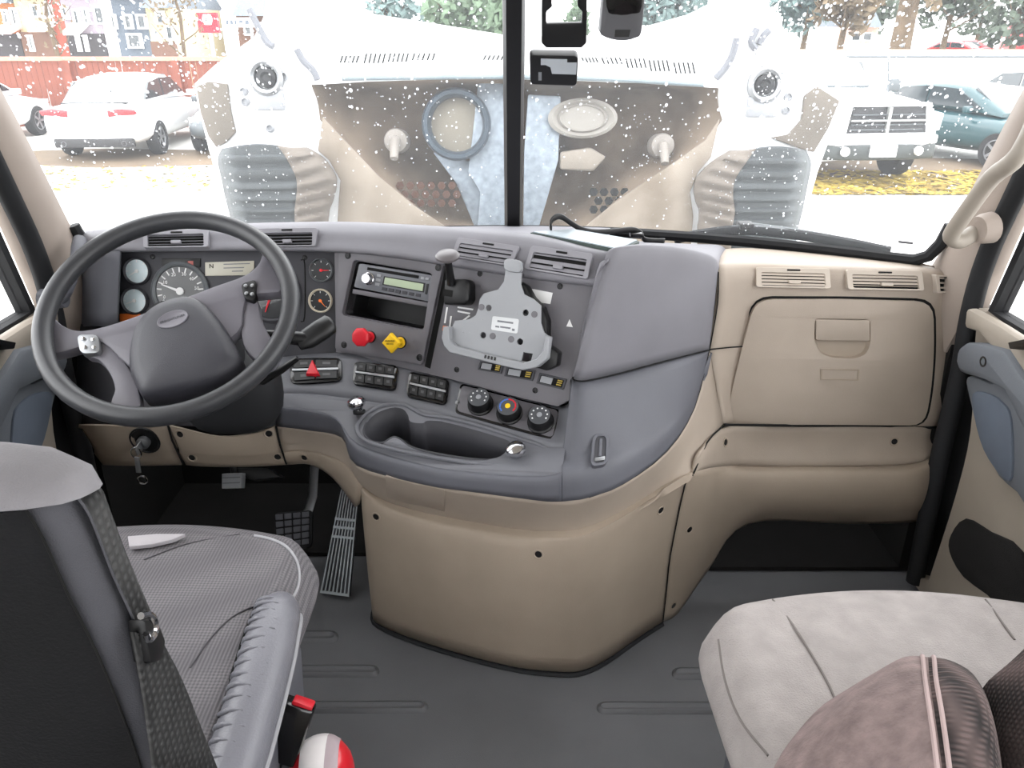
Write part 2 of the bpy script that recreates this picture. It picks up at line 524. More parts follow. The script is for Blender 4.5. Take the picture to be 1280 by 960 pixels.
# windscreen pillars, door seals, doors: right side given, left side mirrored
def mir(p, sg):
    return V3((p.x * sg, p.y, p.z))
for sg, k in ((1, 6), (-1, 7)):
    e1 = spline([V3((.98, 1.82, .66)), V3((.985, 1.735, .80)), V3((.985, 1.60, 1.128)), V3((.995, 1.44, 1.50))], 5)
    e2 = spline([V3((.995, 1.63, .60)), V3((.995, 1.59, .72)), V3((.995, 1.525, 1.0)), V3((.995, 1.36, 1.50))], 5)
    ring = []
    for a, b in zip(e1, e2):
        m = (a + b) / 2
        ring.append([mir(q, sg) for q in (a + V3((.03, .03, 0)), a, a * .75 + b * .25 + V3((-.014, -.010, .0)), m + V3((-.02, -.010, 0)), a * .25 + b * .75 + V3((-.014, -.006, 0)), b, b + V3((.045, 0, 0)), a + V3((.05, 0, 0)))])
    structure(build(MB().loft(ring), 'trim_%d' % k, M_PILLAR, smooth=60))
    # black weatherstrip that follows the pillar and the door opening
    sp = spline([V3((1.0, 1.385, 1.48)), V3((1.0, 1.535, 1.0)), V3((1.0, 1.578, .84)), V3((1.0, 1.583, .714)), V3((1.0, 1.563, .572)), V3((1.0, 1.556, .39)), V3((1.0, 1.54, .204)), V3((1.0, 1.52, .03))], 4)
    structure(build(MB().tube([mir(p, sg) for p in sp], [.021] * len(sp), 10), 'trim_%d' % (k + 2), M_RUBBER))
    # cowl side below the pillar
    structure(build(MB().prism([mir(q, sg) for q in (V3((1.0, 1.60, 0)), V3((1.0, 2.0, 0)), V3((1.0, 2.0, .60)), V3((1.0, 1.76, .74)), V3((1.0, 1.70, .74)), V3((1.0, 1.62, .62)))], EX * sg, 0, .04), 'wall_right_front' if sg > 0 else 'wall_left_front', M_CARPET_SHADE))
    structure(build(MB().abox(min(sg * 1.02, sg * 1.06), max(sg * 1.02, sg * 1.06), -.55, .0, -.05, 1.74), 'wall_right' if sg > 0 else 'wall_left', M_HEADLINER))
    structure(build(MB().abox(min(sg * 1.045, sg * 1.06), max(sg * 1.045, sg * 1.06), 1.38, 1.72, -.05, .72), 'wall_right_jamb' if sg > 0 else 'wall_left_jamb', M_RUBBER))
    # door
    side = 'right' if sg > 0 else 'left'
    base = [Wx(1222, 384, 1.0), Wx(1217, 440, 1.0), Wx(1212, 540, 1.0), Wx(1192, 625, 1.0), Wx(1160, 725, 1.0), V3((1.0, 1.56, .02)), V3((1.0, 0, .02)), V3((1.0, 0, .70)), V3((1.0, 1.2, .705))]
    base = spline(base[:5], 4) + base[5:]
    d = structure(build(MB().prism([mir(p, sg) for p in base], EX * sg, 0, .05), 'door_%d' % (1 if sg < 0 else 2), M_DOORTAN, bevel=.004))
    # upper frame round the door glass
    of = [V3((1.0, 1.555, .69)), V3((1.0, 1.37, 1.50)), V3((1.0, 1.30, 1.62)), V3((1.0, 0, 1.62)), V3((1.0, 0, .69))]
    inn = [V3((1.0, 1.528, .735)), V3((1.0, 1.345, 1.48)), V3((1.0, 1.26, 1.56)), V3((1.0, .06, 1.56)), V3((1.0, .06, .735))]
    build(MB().holed([mir(p, sg) for p in of], [[mir(p, sg) for p in inn]], EX * sg, .012, .045), 'window_frame', M_RUBBER, d)
    gl = MB().prism([mir(p, sg) for p in inn], EX * sg, .028, .032)
    structure(build(gl, 'window_%d' % (3 if sg < 0 else 4), M_GLASS, smooth=0))
    # sill capping, grey armrest with its switch plate, lower insert, pocket
    def dp(poly, h0, h1, name, m, bevel=.004, parent=d, sc=1.0):
        pts = [mir(Wx(u, v, 1.0) if not isinstance(u, str) else None, sg) for u, v in poly]
        return build(MB().prism(pts, EX * -sg, h0, h1, sc), name, m, parent, bevel=bevel)
    def wp(pts, h0, h1, name, m, bevel=.004, parent=d, sc=1.0):
        return build(MB().prism([mir(p, sg) for p in pts], EX * -sg, h0, h1, sc), name, m, parent, bevel=bevel)
    A = lambda u, v: Wx(u, v, 1.0)
    sill = [A(1224, 384), A(1221, 410), A(1240, 416), V3((1.0, 1.30, .655)), V3((1.0, 0.02, .64)), V3((1.0, .02, .72)), V3((1.0, 1.2, .735)), V3((1.0, 1.45, .738))]
    wp(sill, 0, .03, 'sill_capping', M_DOORTAN, .01)
    arm = [A(1221, 436), A(1219, 452), A(1223, 466), A(1252, 474), A(1282, 488), V3((1.0, 1.10, .50)), V3((1.0, .1, .48)), V3((1.0, .1, .60)), V3((1.0, 1.15, .62)), A(1282, 437), A(1250, 429), A(1232, 428)]
    ar = wp(arm, 0, .045, 'armrest', M_DOORGREY, .012)
    A2 = lambda u, v: Wx(u, v, .955)
    scr = MB().lathe(mir(A2(1229, 452), sg), EX * -sg, [(.011, -.002), (.011, .001), (.008, .0015), (.007, -.001)], 14)
    build(scr, 'screw', M_GLOSSBLACK, ar)
    build(MB().prism([mir(p, sg) for p in (A2(1262, 428), A2(1282, 424), A2(1310, 420), A2(1310, 432), A2(1284, 438), A2(1264, 436))], EX * -sg, -.03, .004), 'switch_plate', M_GLOSSBLACK, ar, bevel=.002)
    ins = [A(1221, 470), A(1226, 505), A(1238, 548), A(1262, 596), A(1300, 640), V3((1.0, 1.0, .285)), V3((1.0, .9, .50)), A(1285, 494), A(1252, 479)]
    io = wp(cspline(ins, 3), 0, .024, 'door_insert', M_DOORGREY, .008)
    po = [A(1232, 492), A(1234, 520), A(1246, 562), A(1268, 594), A(1282, 596), A(1281, 525), A(1270, 503), A(1250, 491)]
    wp(cspline(po, 3), .02, .029, 'speaker_panel', mat('speaker_panel_grey_%s' % side, (88, 96, 108), .8, bump=.5, bscale=900), .003, io)
    pk = [A(1190, 668), A(1188, 690), A(1206, 722), A(1250, 760), V3((1.0, 1.15, .12)), V3((1.0, .5, .12)), V3((1.0, .5, .27)), V3((1.0, 1.1, .27)), A(1280, 690), A(1240, 665), A(1208, 648)]
    wp(cspline(pk, 3), -.01, .004, 'door_pocket', M_CARPET_SHADE, .004)
# ---------------------------------------------------------------- dashboard shell
M_DASHLIT = mat('dash_lit_grey_plastic', (100, 101, 107), 0.5, bump=0.25, bscale=900, var=0.06)  # same plastic as the dark grey, lightened to paint light on upward faces
dash = thing('dashboard', V3((0, 1.6, 0)), 'grey and tan wraparound truck dashboard with projecting centre console', 'dashboard')
def shell(rows, name, m, nu=4, nv=4, parent=None, solid=.008, smooth=60):
    g = dense(PX(rows), nu, nv)
    return build(MB().grid(g), name, m, parent or dash, smooth=smooth, face_cam=True, solid=solid)

# brow over the instruments with the air vents
US = (100, 170, 270, 350, 430, 500, 565, 655, 735, 764)
VB = (316, 314, 313, 313, 315, 322, 332, 346, 356, 360)
VT = (296, 291, 288, 286, 288, 290, 296, 306, 315, 318)
VC = (288, 284, 280, 278, 277, 280, 284, 292, 308, 312)
YF = (1.665, 1.66, 1.66, 1.655, 1.64, 1.59, 1.545, 1.49, 1.435, 1.425)
brow = shell([[(u, v + 1, y + .05) for u, v, y in zip(US, VB, YF)],
              [(u, v, y) for u, v, y in zip(US, VB, YF)],
              [(u, (a + b) / 2, y + .012) for u, a, b, y in zip(US, VB, VT, YF)],
              [(u, v, y + .03) for u, v, y in zip(US, VT, YF)],
              [(u, v, y + .075) for u, v, y in zip(US, VC, YF)],
              [W(u, v, y + .075) * .55 + V3(((u - 640) / 960 * 1.9, 1.96 - .28 * ((u - 640) / 560.) ** 2, .805)) * .45 for u, v, y in zip(US, VC, YF)],
              [V3(((u - 640) / 960 * 2.0, 2.02 - .30 * ((u - 640) / 530.) ** 2, .80 - .03 * ((u - 640) / 530.) ** 2)) for u in US]], 'top_brow', M_GREY, 4, 4)

# instrument cluster plane and centre panel plane
PL_CL = Plane(W(150, 312, 1.695), W(420, 312, 1.675), W(150, 460, 1.61))
PL_CP = Plane(W(425, 315, 1.665), W(425, 440, 1.590), W(735, 360, 1.455))
def pplate(plane, poly, h0, h1, name, m, parent=None, bevel=.002, scale1=1.0, **k):
    return plate(plane, poly, h0, h1, name, m, parent or dash, bevel, scale1, **k)
cluster = pplate(PL_CL, [(104, 305), (428, 305), (430, 452), (420, 470), (104, 470)], -.03, 0, 'cluster_panel', M_CLUSTER)
CPO = [(418, 305), (565, 322), (660, 338), (745, 346), (751, 362), (740, 410), (722, 478), (712, 500), (697, 508), (650, 497), (560, 473), (420, 440)]
RADIO_OPEN = rq([(446, 326), (542, 342), (531, 412), (431, 393)], .08, 3, .05)
cp_o, CPN = lay(PL_CP, CPO); cp_h, _ = lay(PL_CP, RADIO_OPEN)
cpanel = build(MB().holed(cp_o, [cp_h], CPN, -.03, 0), 'centre_panel', M_PANEL, dash)

# strip with the switches, flat rim round the tray, fascia band in the darker, shaded tone
R0 = [(345, 447, 1.60), (385, 443, 1.60), (430, 441, 1.585), (470, 448, 1.56), (530, 461, 1.525), (590, 477, 1.488), (650, 494, 1.445), (696, 507, 1.41), (716, 500, 1.397)]
R1 = [(345, 492, 1.50), (385, 492, 1.50), (430, 497, 1.48), (470, 503, 1.46), (530, 512, 1.435), (590, 528, 1.40), (650, 547, 1.355), (690, 561, 1.32), (707, 560, 1.311)]
R2 = [(345, 508, 1.47), (385, 512, 1.46), (420, 522, 1.43), (448, 555, 1.355), (530, 581, 1.297), (590, 590, 1.266), (650, 595, 1.245), (686, 594, 1.245), (702, 590, 1.244)]
R2b = [(345, 513, 1.462), (385, 517, 1.45), (421, 527, 1.42), (446, 563, 1.343), (530, 588, 1.285), (590, 597, 1.255), (650, 602, 1.235), (686, 602, 1.235), (702, 598, 1.236)]
R3 = [(345, 533, 1.465), (385, 538, 1.455), (427, 547, 1.42), (446, 582, 1.345), (530, 606, 1.28), (590, 615, 1.253), (650, 623, 1.235), (684, 627, 1.233), (702, 627, 1.2335)]
strip = shell([R0, [tuple((a + b) / 2 for a, b in zip(p, q)) for p, q in zip(R0, R1)], R1], 'switch_strip', M_DASHLIT, 4, 3)
fascia = shell([R2, R2b, R3], 'fascia_band', M_DKGREY, 4, 3)
d1 = spline(PX([R1])[0], 4); d2 = spline(PX([R2])[0], 4)
HOLE = [(456, 541), (459, 528), (470, 517), (488, 510), (503, 511), (510, 519), (513, 527), (528, 529), (534, 526), (552, 527), (585, 535), (628, 548), (638, 554), (633, 564), (621, 572), (600, 573), (560, 568), (530, 562), (512, 556), (503, 549), (494, 545), (487, 547), (478, 552), (465, 550)]
PL_TR = Plane(W(470, 503, 1.46), W(650, 547, 1.355), W(560, 585, 1.28))
hole, TN = lay(PL_TR, HOLE)
hole = cspline(hole, 3)
mb = MB().holed(d1 + d2[::-1], [hole], TN, 0, 0, walls=False)
mb.f = [f for i, f in enumerate(mb.f) if i % 2]
build(mb, 'tray_deck', M_DASHLIT, dash, smooth=60, face_cam=True)
deep = [p + V3((0, .014, -.08)) for p in hole]
c = sum(hole, V3()) / len(hole)
deep = [c + V3((0, .014, -.08)) + (p - c - V3((0, .014, -.08))) * .93 for p in deep]
tray = build(MB().grid([hole + [hole[0]], [p * .5 + q * .5 for p, q in zip(hole, deep)] + [(hole[0] + deep[0]) * .5], deep + [deep[0]]]).add(deep, [list(range(len(deep)))]), 'tray', M_CLUSTER, dash, smooth=40, face_cam=True, away=CAM, solid=.004)
lip = [(446, 535), (452, 523), (466, 512), (486, 506), (506, 507), (530, 519), (560, 523), (600, 533), (640, 546), (676, 558), (687, 567), (683, 576), (668, 582), (630, 583), (580, 578), (520, 568), (476, 558), (452, 548)]
lp = cspline([p for p in lay(PL_TR, lip)[0]], 4)
build(MB().ctube([p + TN * .001 for p in lp], .0042, 8), 'tray_rim', M_DASHLIT, dash)
# cup retainer ring inside the tray
p, ex, ey, n = local(PL_TR, 556, 562)
ring = [p + V3((0, .01, -.045)) + ex * .03 * math.cos(a) + V3((0, 1, 0)) * .03 * math.sin(a) for a in [math.radians(-80 + 15 * k) for k in range(14)]]
build(MB().tube(ring, .005, 8), 'cup_ring', M_GREY, tray)

# grey side of the centre console: light upper, dark lower
ST = [(755, 330, 1.425), (758, 319, 1.43), (775, 314, 1.43), (810, 312, 1.465), (855, 316, 1.535), (889, 325, 1.60), (898, 338, 1.625)]
SB = [(716, 470, 1.3955), (718, 474, 1.393), (733, 475, 1.386), (770, 467, 1.425), (830, 451, 1.495), (877, 439, 1.565), (887, 437, 1.595)]
def mixp(a, b, t): return tuple(x * (1 - t) + y * t for x, y in zip(a, b))
SIDE_BK = [V3((.20, 1.95, .78)), V3((.24, 1.95, .78)), V3((.28, 1.95, .78)), V3((.36, 1.93, .78)), V3((.46, 1.91, .78)), V3((.52, 1.90, .78)), V3((.54, 1.89, .77))]
side_up = shell([SB, [mixp(a, b, .35) for a, b in zip(SB, ST)], [mixp(a, b, .72) for a, b in zip(SB, ST)], ST,
                 [(u + 3, v - 6 if 0 < i < 6 else v - 3, y + .03) for i, (u, v, y) in enumerate(ST)],
                 [W(u + 4, v - 7 if 0 < i < 6 else v - 4, y + .07) * .75 + b * .25 for i, ((u, v, y), b) in enumerate(zip(ST, SIDE_BK))], SIDE_BK], 'console_side_upper', M_GREY, 5, 4)
LT = [(u, v + 2, y) for u, v, y in SB]
LB = [(702, 627, 1.2335), (712, 626, 1.2345), (736, 622, 1.24), (779, 605, 1.27), (834, 564, 1.37), (868, 510, 1.50), (886, 440, 1.595)]
LM = [(704, 560, 1.3115), (713, 559, 1.308), (729, 556, 1.305), (772, 545, 1.335), (835, 520, 1.42), (874, 480, 1.53), (886, 439, 1.595)]
LN = [(702, 590, 1.244), (712, 590, 1.246), (733, 588, 1.254), (776, 574, 1.288), (835, 541, 1.388), (871, 495, 1.517), (886, 440, 1.595)]
side_lo = shell([LT, LM, LN, LB], 'console_side_lower', M_DKGREY, 5, 5)
build(MB().tube(spline(PX([[(u, v + 1, y - .001) for u, v, y in SB]])[0], 4), .0016, 6), 'seam', M_GAP, dash)

# tan band under the grey and round the nose
BT = [(345, 533, 1.467), (385, 538, 1.457), (427, 547, 1.422), (446, 582, 1.348), (488, 597, 1.31), (530, 606, 1.282), (590, 615, 1.255), (650, 623, 1.237), (702, 627, 1.2355), (736, 622, 1.242), (779, 605, 1.273), (834, 564, 1.372), (868, 510, 1.502), (887, 437, 1.597)]
BB = [(345, 565, 1.475), (385, 564, 1.465), (427, 578, 1.43), (453, 611, 1.40), (480, 629, 1.388), (530, 644, 1.36), (590, 656, 1.325), (650, 666, 1.295), (702, 669, 1.258), (736, 664, 1.258), (779, 643, 1.30), (834, 611, 1.365), (866, 593, 1.405), (904, 531, 1.55)]
BBi = [(u, v + 1, y + (.014 if 2 < i < 12 else .004)) for i, (u, v, y) in enumerate(BB)]
band = shell([BT, [mixp(mixp(a, b, .5), (mixp(a, b, .5)[0], mixp(a, b, .5)[1], mixp(a, b, .5)[2] + .004), 1) for a, b in zip(BT, BBi)], BBi], 'tan_band', M_TAN, 4, 4)
# low tan cover of the engine tunnel
CT = [V3((-.335, 1.72, .345)), V3((-.33, 1.50, .345))] + PX([BB[3:13]])[0]
CB0 = [None, None, (466, 775), (481, 789), (530, 808), (590, 826), (650, 840), (702, 845), (728, 843), (757, 830), (800, 800), (828, 782)]
CBt = [V3((-.33, 1.72, 0)), V3((-.33, 1.5, 0))] + [Wz(u, v, 0.0) for u, v in CB0[2:]]
rows = [[p + (q - p).normalized() * 0 + V3((0, .03, .004)) for p, q in zip(CT, CBt)], CT,
        [p + V3((q.x - p.x, q.y - p.y, 0)) * .55 + V3((0, -.004, -.022)) for p, q in zip(CT, CBt)],
        [V3((q.x, q.y, p.z * .5)) + V3((0, -.003, 0)) for p, q in zip(CT, CBt)],
        [V3((q.x, q.y, 0.012)) for q in CBt]]
rows = [[p + V3((0, -.003, .002)) for p in r] if k in (1, 2) else r for k, r in enumerate(rows)]
cover = shell(rows, 'console_cover', M_TANLO, 4, 4)
cedge = [rows[1][-1], rows[2][-1], rows[3][-1], (rows[3][-1] + rows[4][-1]) / 2, rows[4][-1]]
build(MB().tube(spline([q + V3((0, 0, .004)) for q in CBt], 3), .006, 6), 'cover_edge_seal', M_RUBBER, dash)
# wedge beside the tunnel running into the knee bolster on the passenger side
top0 = W(866, 593, 1.405); bot0 = Wz(828, 782, 0)
w0 = cedge
top1 = W(882, 586, 1.435); bot1 = Wz(847, 767, 0)
w1 = [top1, W(880, 625, 1.435), W(872, 675, 1.44), W(860, 728, 1.44), bot1]
rows = [[w0[j], w1[j]] + [W(*q) for q in r] for j, r in enumerate((
    [(915, 582, 1.54), (960, 582, 1.565), (1060, 582, 1.57), (1140, 579, 1.57), (1176, 566, 1.60)],
    [(915, 596, 1.51), (960, 592, 1.53), (1060, 592, 1.535), (1140, 590, 1.535), (1178, 578, 1.57)],
    [(908, 630, 1.50), (957, 618, 1.515), (1060, 618, 1.52), (1140, 616, 1.52), (1172, 605, 1.56)],
    [(898, 672, 1.51), (950, 640, 1.53), (1060, 640, 1.535), (1140, 638, 1.535), (1166, 628, 1.575)],
    [(884, 715, 1.52), (935, 655, 1.57), (1060, 655, 1.59), (1140, 653, 1.59), (1160, 645, 1.62)]))]
bolster = shell(rows, 'knee_bolster', M_TANLO, 5, 4)
rows = PX([[(874, 570, 1.425), (886, 550, 1.48), (910, 534, 1.56), (960, 533, 1.595), (1060, 533, 1.60), (1140, 534, 1.60), (1182, 537, 1.63)],
           [(868, 582, 1.415), (884, 568, 1.45), (912, 558, 1.55), (960, 557, 1.592), (1060, 557, 1.597), (1140, 556, 1.597), (1178, 552, 1.625)],
           [(866, 593, 1.405), (882, 586, 1.435), (915, 582, 1.54), (960, 582, 1.565), (1060, 582, 1.57), (1140, 579, 1.57), (1176, 566, 1.60)]])
knee = build(MB().grid(dense(rows, 4, 3)), 'knee_panel', M_TAN, dash, smooth=60, face_cam=True, solid=.008)
# passenger face
PLP = Plane(W(950, 345, 1.665), W(1190, 345, 1.665), W(950, 530, 1.60))
def fy(u, v): return PLP.hit(u, v)[0]
rows = [[V3((.53, 1.90, .77)), V3((.60, 1.89, .775)), V3((.72, 1.85, .775)), V3((.84, 1.80, .775)), V3((.92, 1.76, .775)), V3((.965, 1.73, .77))],
        [W(899, 325, 1.69), W(935, 324, 1.715), W(1010, 327, 1.72), W(1100, 331, 1.72), W(1165, 334, 1.72), W(1192, 342, 1.74)],
        [(898, 336, 1.63), fy(940, 336), fy(1010, 337), fy(1100, 339), fy(1170, 342), fy(1195, 352) + EY * .02],
        [(897, 380, 1.615), fy(940, 375), fy(1010, 375), fy(1100, 375), fy(1175, 378), fy(1200, 385) + EY * .015],
        [(888, 435, 1.598), fy(935, 435), fy(1010, 435), fy(1100, 435), fy(1175, 435), fy(1199, 440) + EY * .015],
        [(897, 485, 1.575), fy(925, 485), fy(1010, 485), fy(1100, 485), fy(1168, 485), fy(1193, 488) + EY * .015],
        [(905, 532, 1.555), fy(930, 532), fy(1010, 532), fy(1100, 532), fy(1160, 533), fy(1184, 536) + EY * .02]]
pface = shell(rows, 'passenger_panel', M_TAN, 4, 4)
# dark seams between the mouldings
def seam(px, name='seam', r=.0014, surf=None, parent=None):
    pts = [W(*q) for q in px] if surf is None else [surf.hit(*q)[0] + surf.hit(*q)[1] * .0002 for q in px]
    return build(MB().tube(spline(pts, 3), r, 6), name, M_GAP, parent or dash)
seam([(898, 340, 1.622), (897, 380, 1.613), (887, 437, 1.594)])
seam([(887, 437, 1.594), (868, 510, 1.50), (834, 564, 1.37), (779, 605, 1.271), (736, 622, 1.241)], r=.0010)
seam([(905, 531, 1.55), (1000, 532, 1.593), (1100, 532, 1.597), (1184, 536, 1.62)], r=.003)
seam([(904, 532, 1.55), (884, 553, 1.47), (867, 592, 1.404)], r=.002)
seam([(887, 437, 1.595), (905, 435, 1.60), (928, 433, 1.608)], r=.0016)
build(MB().tube([p + V3((0, -.002, 0)) for p in spline(w0, 4)], .0013, 6), 'seam', M_GAP, dash)
# left end of the dash beside the driver's door
rows = PX([[(90, 300, 1.75), (118, 312, 1.66), (150, 314, 1.655), (150, 314, 1.69)], [(84, 350, 1.75), (114, 355, 1.63), (148, 355, 1.625), (148, 355, 1.66)], [(84, 410, 1.74), (112, 408, 1.60), (146, 408, 1.595), (146, 408, 1.63)]])
build(MB().grid(dense(rows, 2, 3)), 'dash_end_cap', M_DKGREY, dash, smooth=60, face_cam=True, solid=.006)
rows = PX([[(84, 405, 1.74), (112, 405, 1.62), (220, 405, 1.64), (345, 440, 1.605)], [(84, 470, 1.72), (112, 470, 1.57), (220, 470, 1.58), (345, 475, 1.56)], [(84, 532, 1.70), (118, 532, 1.51), (220, 532, 1.50), (345, 533, 1.47)]])
build(MB().grid(dense(rows, 3, 3)), 'lower_dash_panel', M_CLUSTER, dash, smooth=60, face_cam=True, solid=.006)
# tan covers under the steering column
def tancover(tops, bots, name, yb=0.0):
    mids = [mixp(a, b, .62) for a, b in zip(tops, bots)]
    mids = [(u, v, y - .008) for u, v, y in mids]
    lips = [(u, v + 5, y + .006) for u, v, y in mids]
    return shell([[(u, v, y + .03) for u, v, y in tops], tops, mids, lips, bots, [(u, v + 1, y + .06) for u, v, y in bots]], name, M_TANLO, 4, 2)
tcA = tancover([(100, 532, 1.53), (122, 532, 1.475), (165, 533, 1.47), (209, 532, 1.468)], [(128, 580, 1.56), (150, 581, 1.50), (190, 581, 1.49), (227, 580, 1.485)], 'ignition_cover')
tcB = tancover([(211, 532, 1.466), (228, 536, 1.462), (275, 546, 1.46), (318, 542, 1.46), (344, 533, 1.465)], [(232, 580, 1.485), (250, 582, 1.48), (290, 583, 1.48), (325, 582, 1.48), (357, 580, 1.482)], 'column_cover')
tcC = shell([[(345, 565, 1.475), (385, 564, 1.465), (427, 578, 1.43), (453, 611, 1.40)], [(352, 572, 1.472), (388, 571, 1.462), (424, 588, 1.43), (449, 622, 1.405)], [(358, 580, 1.485), (388, 580, 1.478), (418, 596, 1.45), (446, 632, 1.425)], [(358, 581, 1.54), (388, 581, 1.53), (416, 598, 1.50), (444, 634, 1.48)]], 'tan_lip', M_TANLO, 4, 3)
build(MB().tube([W(210, 532, 1.463), W(215, 550, 1.462), W(229, 580, 1.48)], .0022, 6), 'seam', M_GAP, dash)
build(MB().tube([W(345, 533, 1.463), W(350, 556, 1.462), W(358, 580, 1.478)], .0022, 6), 'seam', M_GAP, dash)
# ---------------------------------------------------------------- dashboard fittings
S_BROW, S_STRIP, S_PF, S_COVER, S_KNEE, S_BOL, S_SLO = Surf(brow), Surf(strip), Surf(pface), Surf(cover), Surf(knee), Surf(bolster), Surf(side_lo)
S_BAND, S_TCA, S_TCB, S_TCC = Surf(band), Surf(tcA), Surf(tcB), Surf(tcC)
M_VENTCREAM = mat('vent_cream_plastic', (186, 175, 163), .5, var=.04)
M_VENTGREY = mat('vent_grey_plastic', (128, 127, 133), .5, var=.05)

def vent(surf, c4, m, n=4, dark_rows=None, tilt=.002, win=(.07, .26, .93, .92)):
    pts, nn = lay(surf, rq(c4, .10, 3, .04))
    inner, _ = lay(surf, rq(sub4(c4, *win), .06, 2, .03))
    pl = Plane(pts[0], pts[5], pts[10])
    inner = [p - nn * (p - pts[0]).dot(nn) for p in inner]
    H = .009
    o = build(MB().holed(pts, [inner], nn, -.006, H), 'air_vent', m, dash, bevel=.001, seg=1)
    build(MB().prism(inner, nn, -.004, .003), 'vent_cavity', M_GAP, o)
    wq = sub4(c4, *win)
    fl_ = lambda q: [p - nn * (p - pts[0]).dot(nn) for p in q]
    for k in range(n):
        t0 = (k + .10) / n; t1 = (k + .10 + (.34 if (dark_rows and k in dark_rows) else .72)) / n
        q = fl_(lay(surf, sub4(wq, .0, t0, 1.0, t1))[0])
        a = [q[0] + nn * (H - .004), q[1] + nn * (H - .004), q[2] + nn * (H - .001), q[3] + nn * (H - .001)]
        build(MB().prism(a, nn, -.0012, .0008), 'slat', m, o)
    q = fl_(lay(surf, sub4(wq, .42, .55, .60, .82))[0])
    build(MB().prism(q, nn, H - .004, H + .003), 'slat_tab', m, o, bevel=.001, seg=1)
    q = fl_(lay(surf, sub4(c4, .42, .08, .60, .16))[0])
    build(MB().prism(q, nn, H - .003, H + .002), 'thumb_grip', M_GAP, o, bevel=.0008, seg=1)
    return o
vent(S_BROW, [(181, 291), (262, 289), (262, 311), (181, 312)], M_VENTGREY, 4, (0, 1, 2, 3))
vent(S_BROW, [(322, 287), (398, 286), (396, 309), (324, 310)], M_VENTGREY, 4, (0, 1, 2, 3))
vent(S_BROW, [(574, 298), (651, 309), (640, 334), (566, 322)], M_VENTGREY, 3)
vent(S_BROW, [(666, 308), (742, 318), (736, 350), (657, 337)], M_VENTGREY, 3, (0,))
vent(S_PF, [(944, 334), (1035, 336), (1037, 361), (944, 359)], M_VENTCREAM, 4)
vent(S_PF, [(1056, 337), (1150, 339), (1153, 364), (1058, 362)], M_VENTCREAM, 4, (3,))
vent(S_PF, [(1166, 343), (1190, 345), (1192, 366), (1168, 366)], M_VENTCREAM, 3, (0, 1, 2), win=(.2, .1, .95, .9))

# instruments
DIAL = 1.0 / 960
def dial(u, v, rpx, face, ringm, nick=8, needle=None, needle_m=None, name='gauge', ticks_m=None, hub=True):
    p, ex, ey, n = local(PL_CL, u, v)
    r = rpx * (p - CAM).dot(V3((0, CP, -SP))) / FPX
    ring = build(MB().lathe(p, n, [(r * 1.08, 0), (r * 1.08, .006), (r * 1.0, .009), (r * .92, .006), (r * .90, .0015), (0, .0015)], 36), name, ringm, dash)
    build(MB().lathe(p, n, [(r * .90, .001), (r * .90, .0028), (0, .0028)], 36), 'dial_face', face, ring, smooth=20)
    tm = ticks_m or M_WHITE
    mb = MB()
    for k in range(nick):
        a = math.radians(225 - 270 * k / (nick - 1)); d = ex * math.cos(a) + ey * math.sin(a); s = n.cross(d)
        mb.box(p + d * r * .78 + n * .003, d, s, n, r * .09, r * .022, .0002)
    build(mb, 'tick_marks', tm, ring, smooth=0)
    if needle is not None:
        a = math.radians(needle); d = ex * math.cos(a) + ey * math.sin(a); s = n.cross(d)
        mb = MB().prism([p - d * r * .15 - s * r * .06, p + d * r * .72 - s * r * .015, p + d * r * .72 + s * r * .015, p - d * r * .15 + s * r * .06], n, .0045, .0055)
        mb.lathe(p, n, [(r * .14, .003), (r * .14, .006), (0, .0065)], 14)
        build(mb, 'needle', needle_m or M_WHITE, ring, smooth=0)
    return ring
M_RING = mat('gauge_ring_grey', (120, 124, 128), .3, metal=.4, var=.05)
M_RINGW = mat('gauge_ring_pale', (222, 214, 196), .4, var=.04)
dial(172, 339, 16, M_DIALGLARE, M_CLUSTER, 7, 210)
dial(169, 376, 16, M_DIALGLARE, M_CLUSTER, 7, 200)
sp = dial(226, 364, 34, M_DIALBLACK, M_RING, 17, 160)
dial(340, 367, 34, M_DIALBLACK, M_CLUSTER, 17, 250, M_RED)
dial(402, 338, 14, M_DIALBLACK, M_RING, 7, 0, M_RED)
dial(401, 376, 14, M_DIALBLACK, M_RINGW, 7, -50, M_ORANGE)
p, ex, ey, n = local(PL_CL, 226, 364)
for a, tx in ((200, '0'), (150, '10'), (110, '20'), (75, '30'), (45, '40'), (10, '50')):
    d = ex * math.cos(math.radians(a)) + ey * math.sin(math.radians(a))
    text(tx, p + d * .039 + n * .0032, ex, ey, .011, 'dial_number', M_WHITE, sp)
lc4 = [(257, 328), (318, 326), (318, 344), (257, 345)]
lcd = pplate(PL_CL, lc4, 0, .003, 'message_display', M_LCD, bevel=.0008)
p, ex, ey, n = local(PL_CL, 265, 333); text('N', p + n * .0034, ex, ey, .014, 'display_text', M_GAP, lcd)
for s0, t0, s1, t1 in ((.38, .15, .92, .22), (.38, .42, .80, .49), (.55, .66, .78, .73)):
    plate(PL_CL, sub4(lc4, s0, t0, s1, t1), .003, .0032, 'display_line', M_RADIO, lcd)
ws4 = [(203, 323), (251, 323), (251, 334), (203, 334)]
wl = pplate(PL_CL, ws4, 0, .003, 'warning_lamp_strip', M_BLACK, bevel=.0008)
plate(PL_CL, sub4(ws4, .68, .3, .82, .8), .003, .0034, 'warning_lamp', mat('dim_red_lens', (150, 60, 50), .3), wl)
pplate(PL_CL, [(150, 392), (176, 392), (174, 402), (150, 402)], 0, .003, 'amber_tag', M_ORANGE)
for u, v in ((191, 321), (381, 322)): screw(PL_CL, u, v, dash, .004)
seam([(376, 325), (381, 330), (381, 395), (376, 402)], surf=PL_CL)

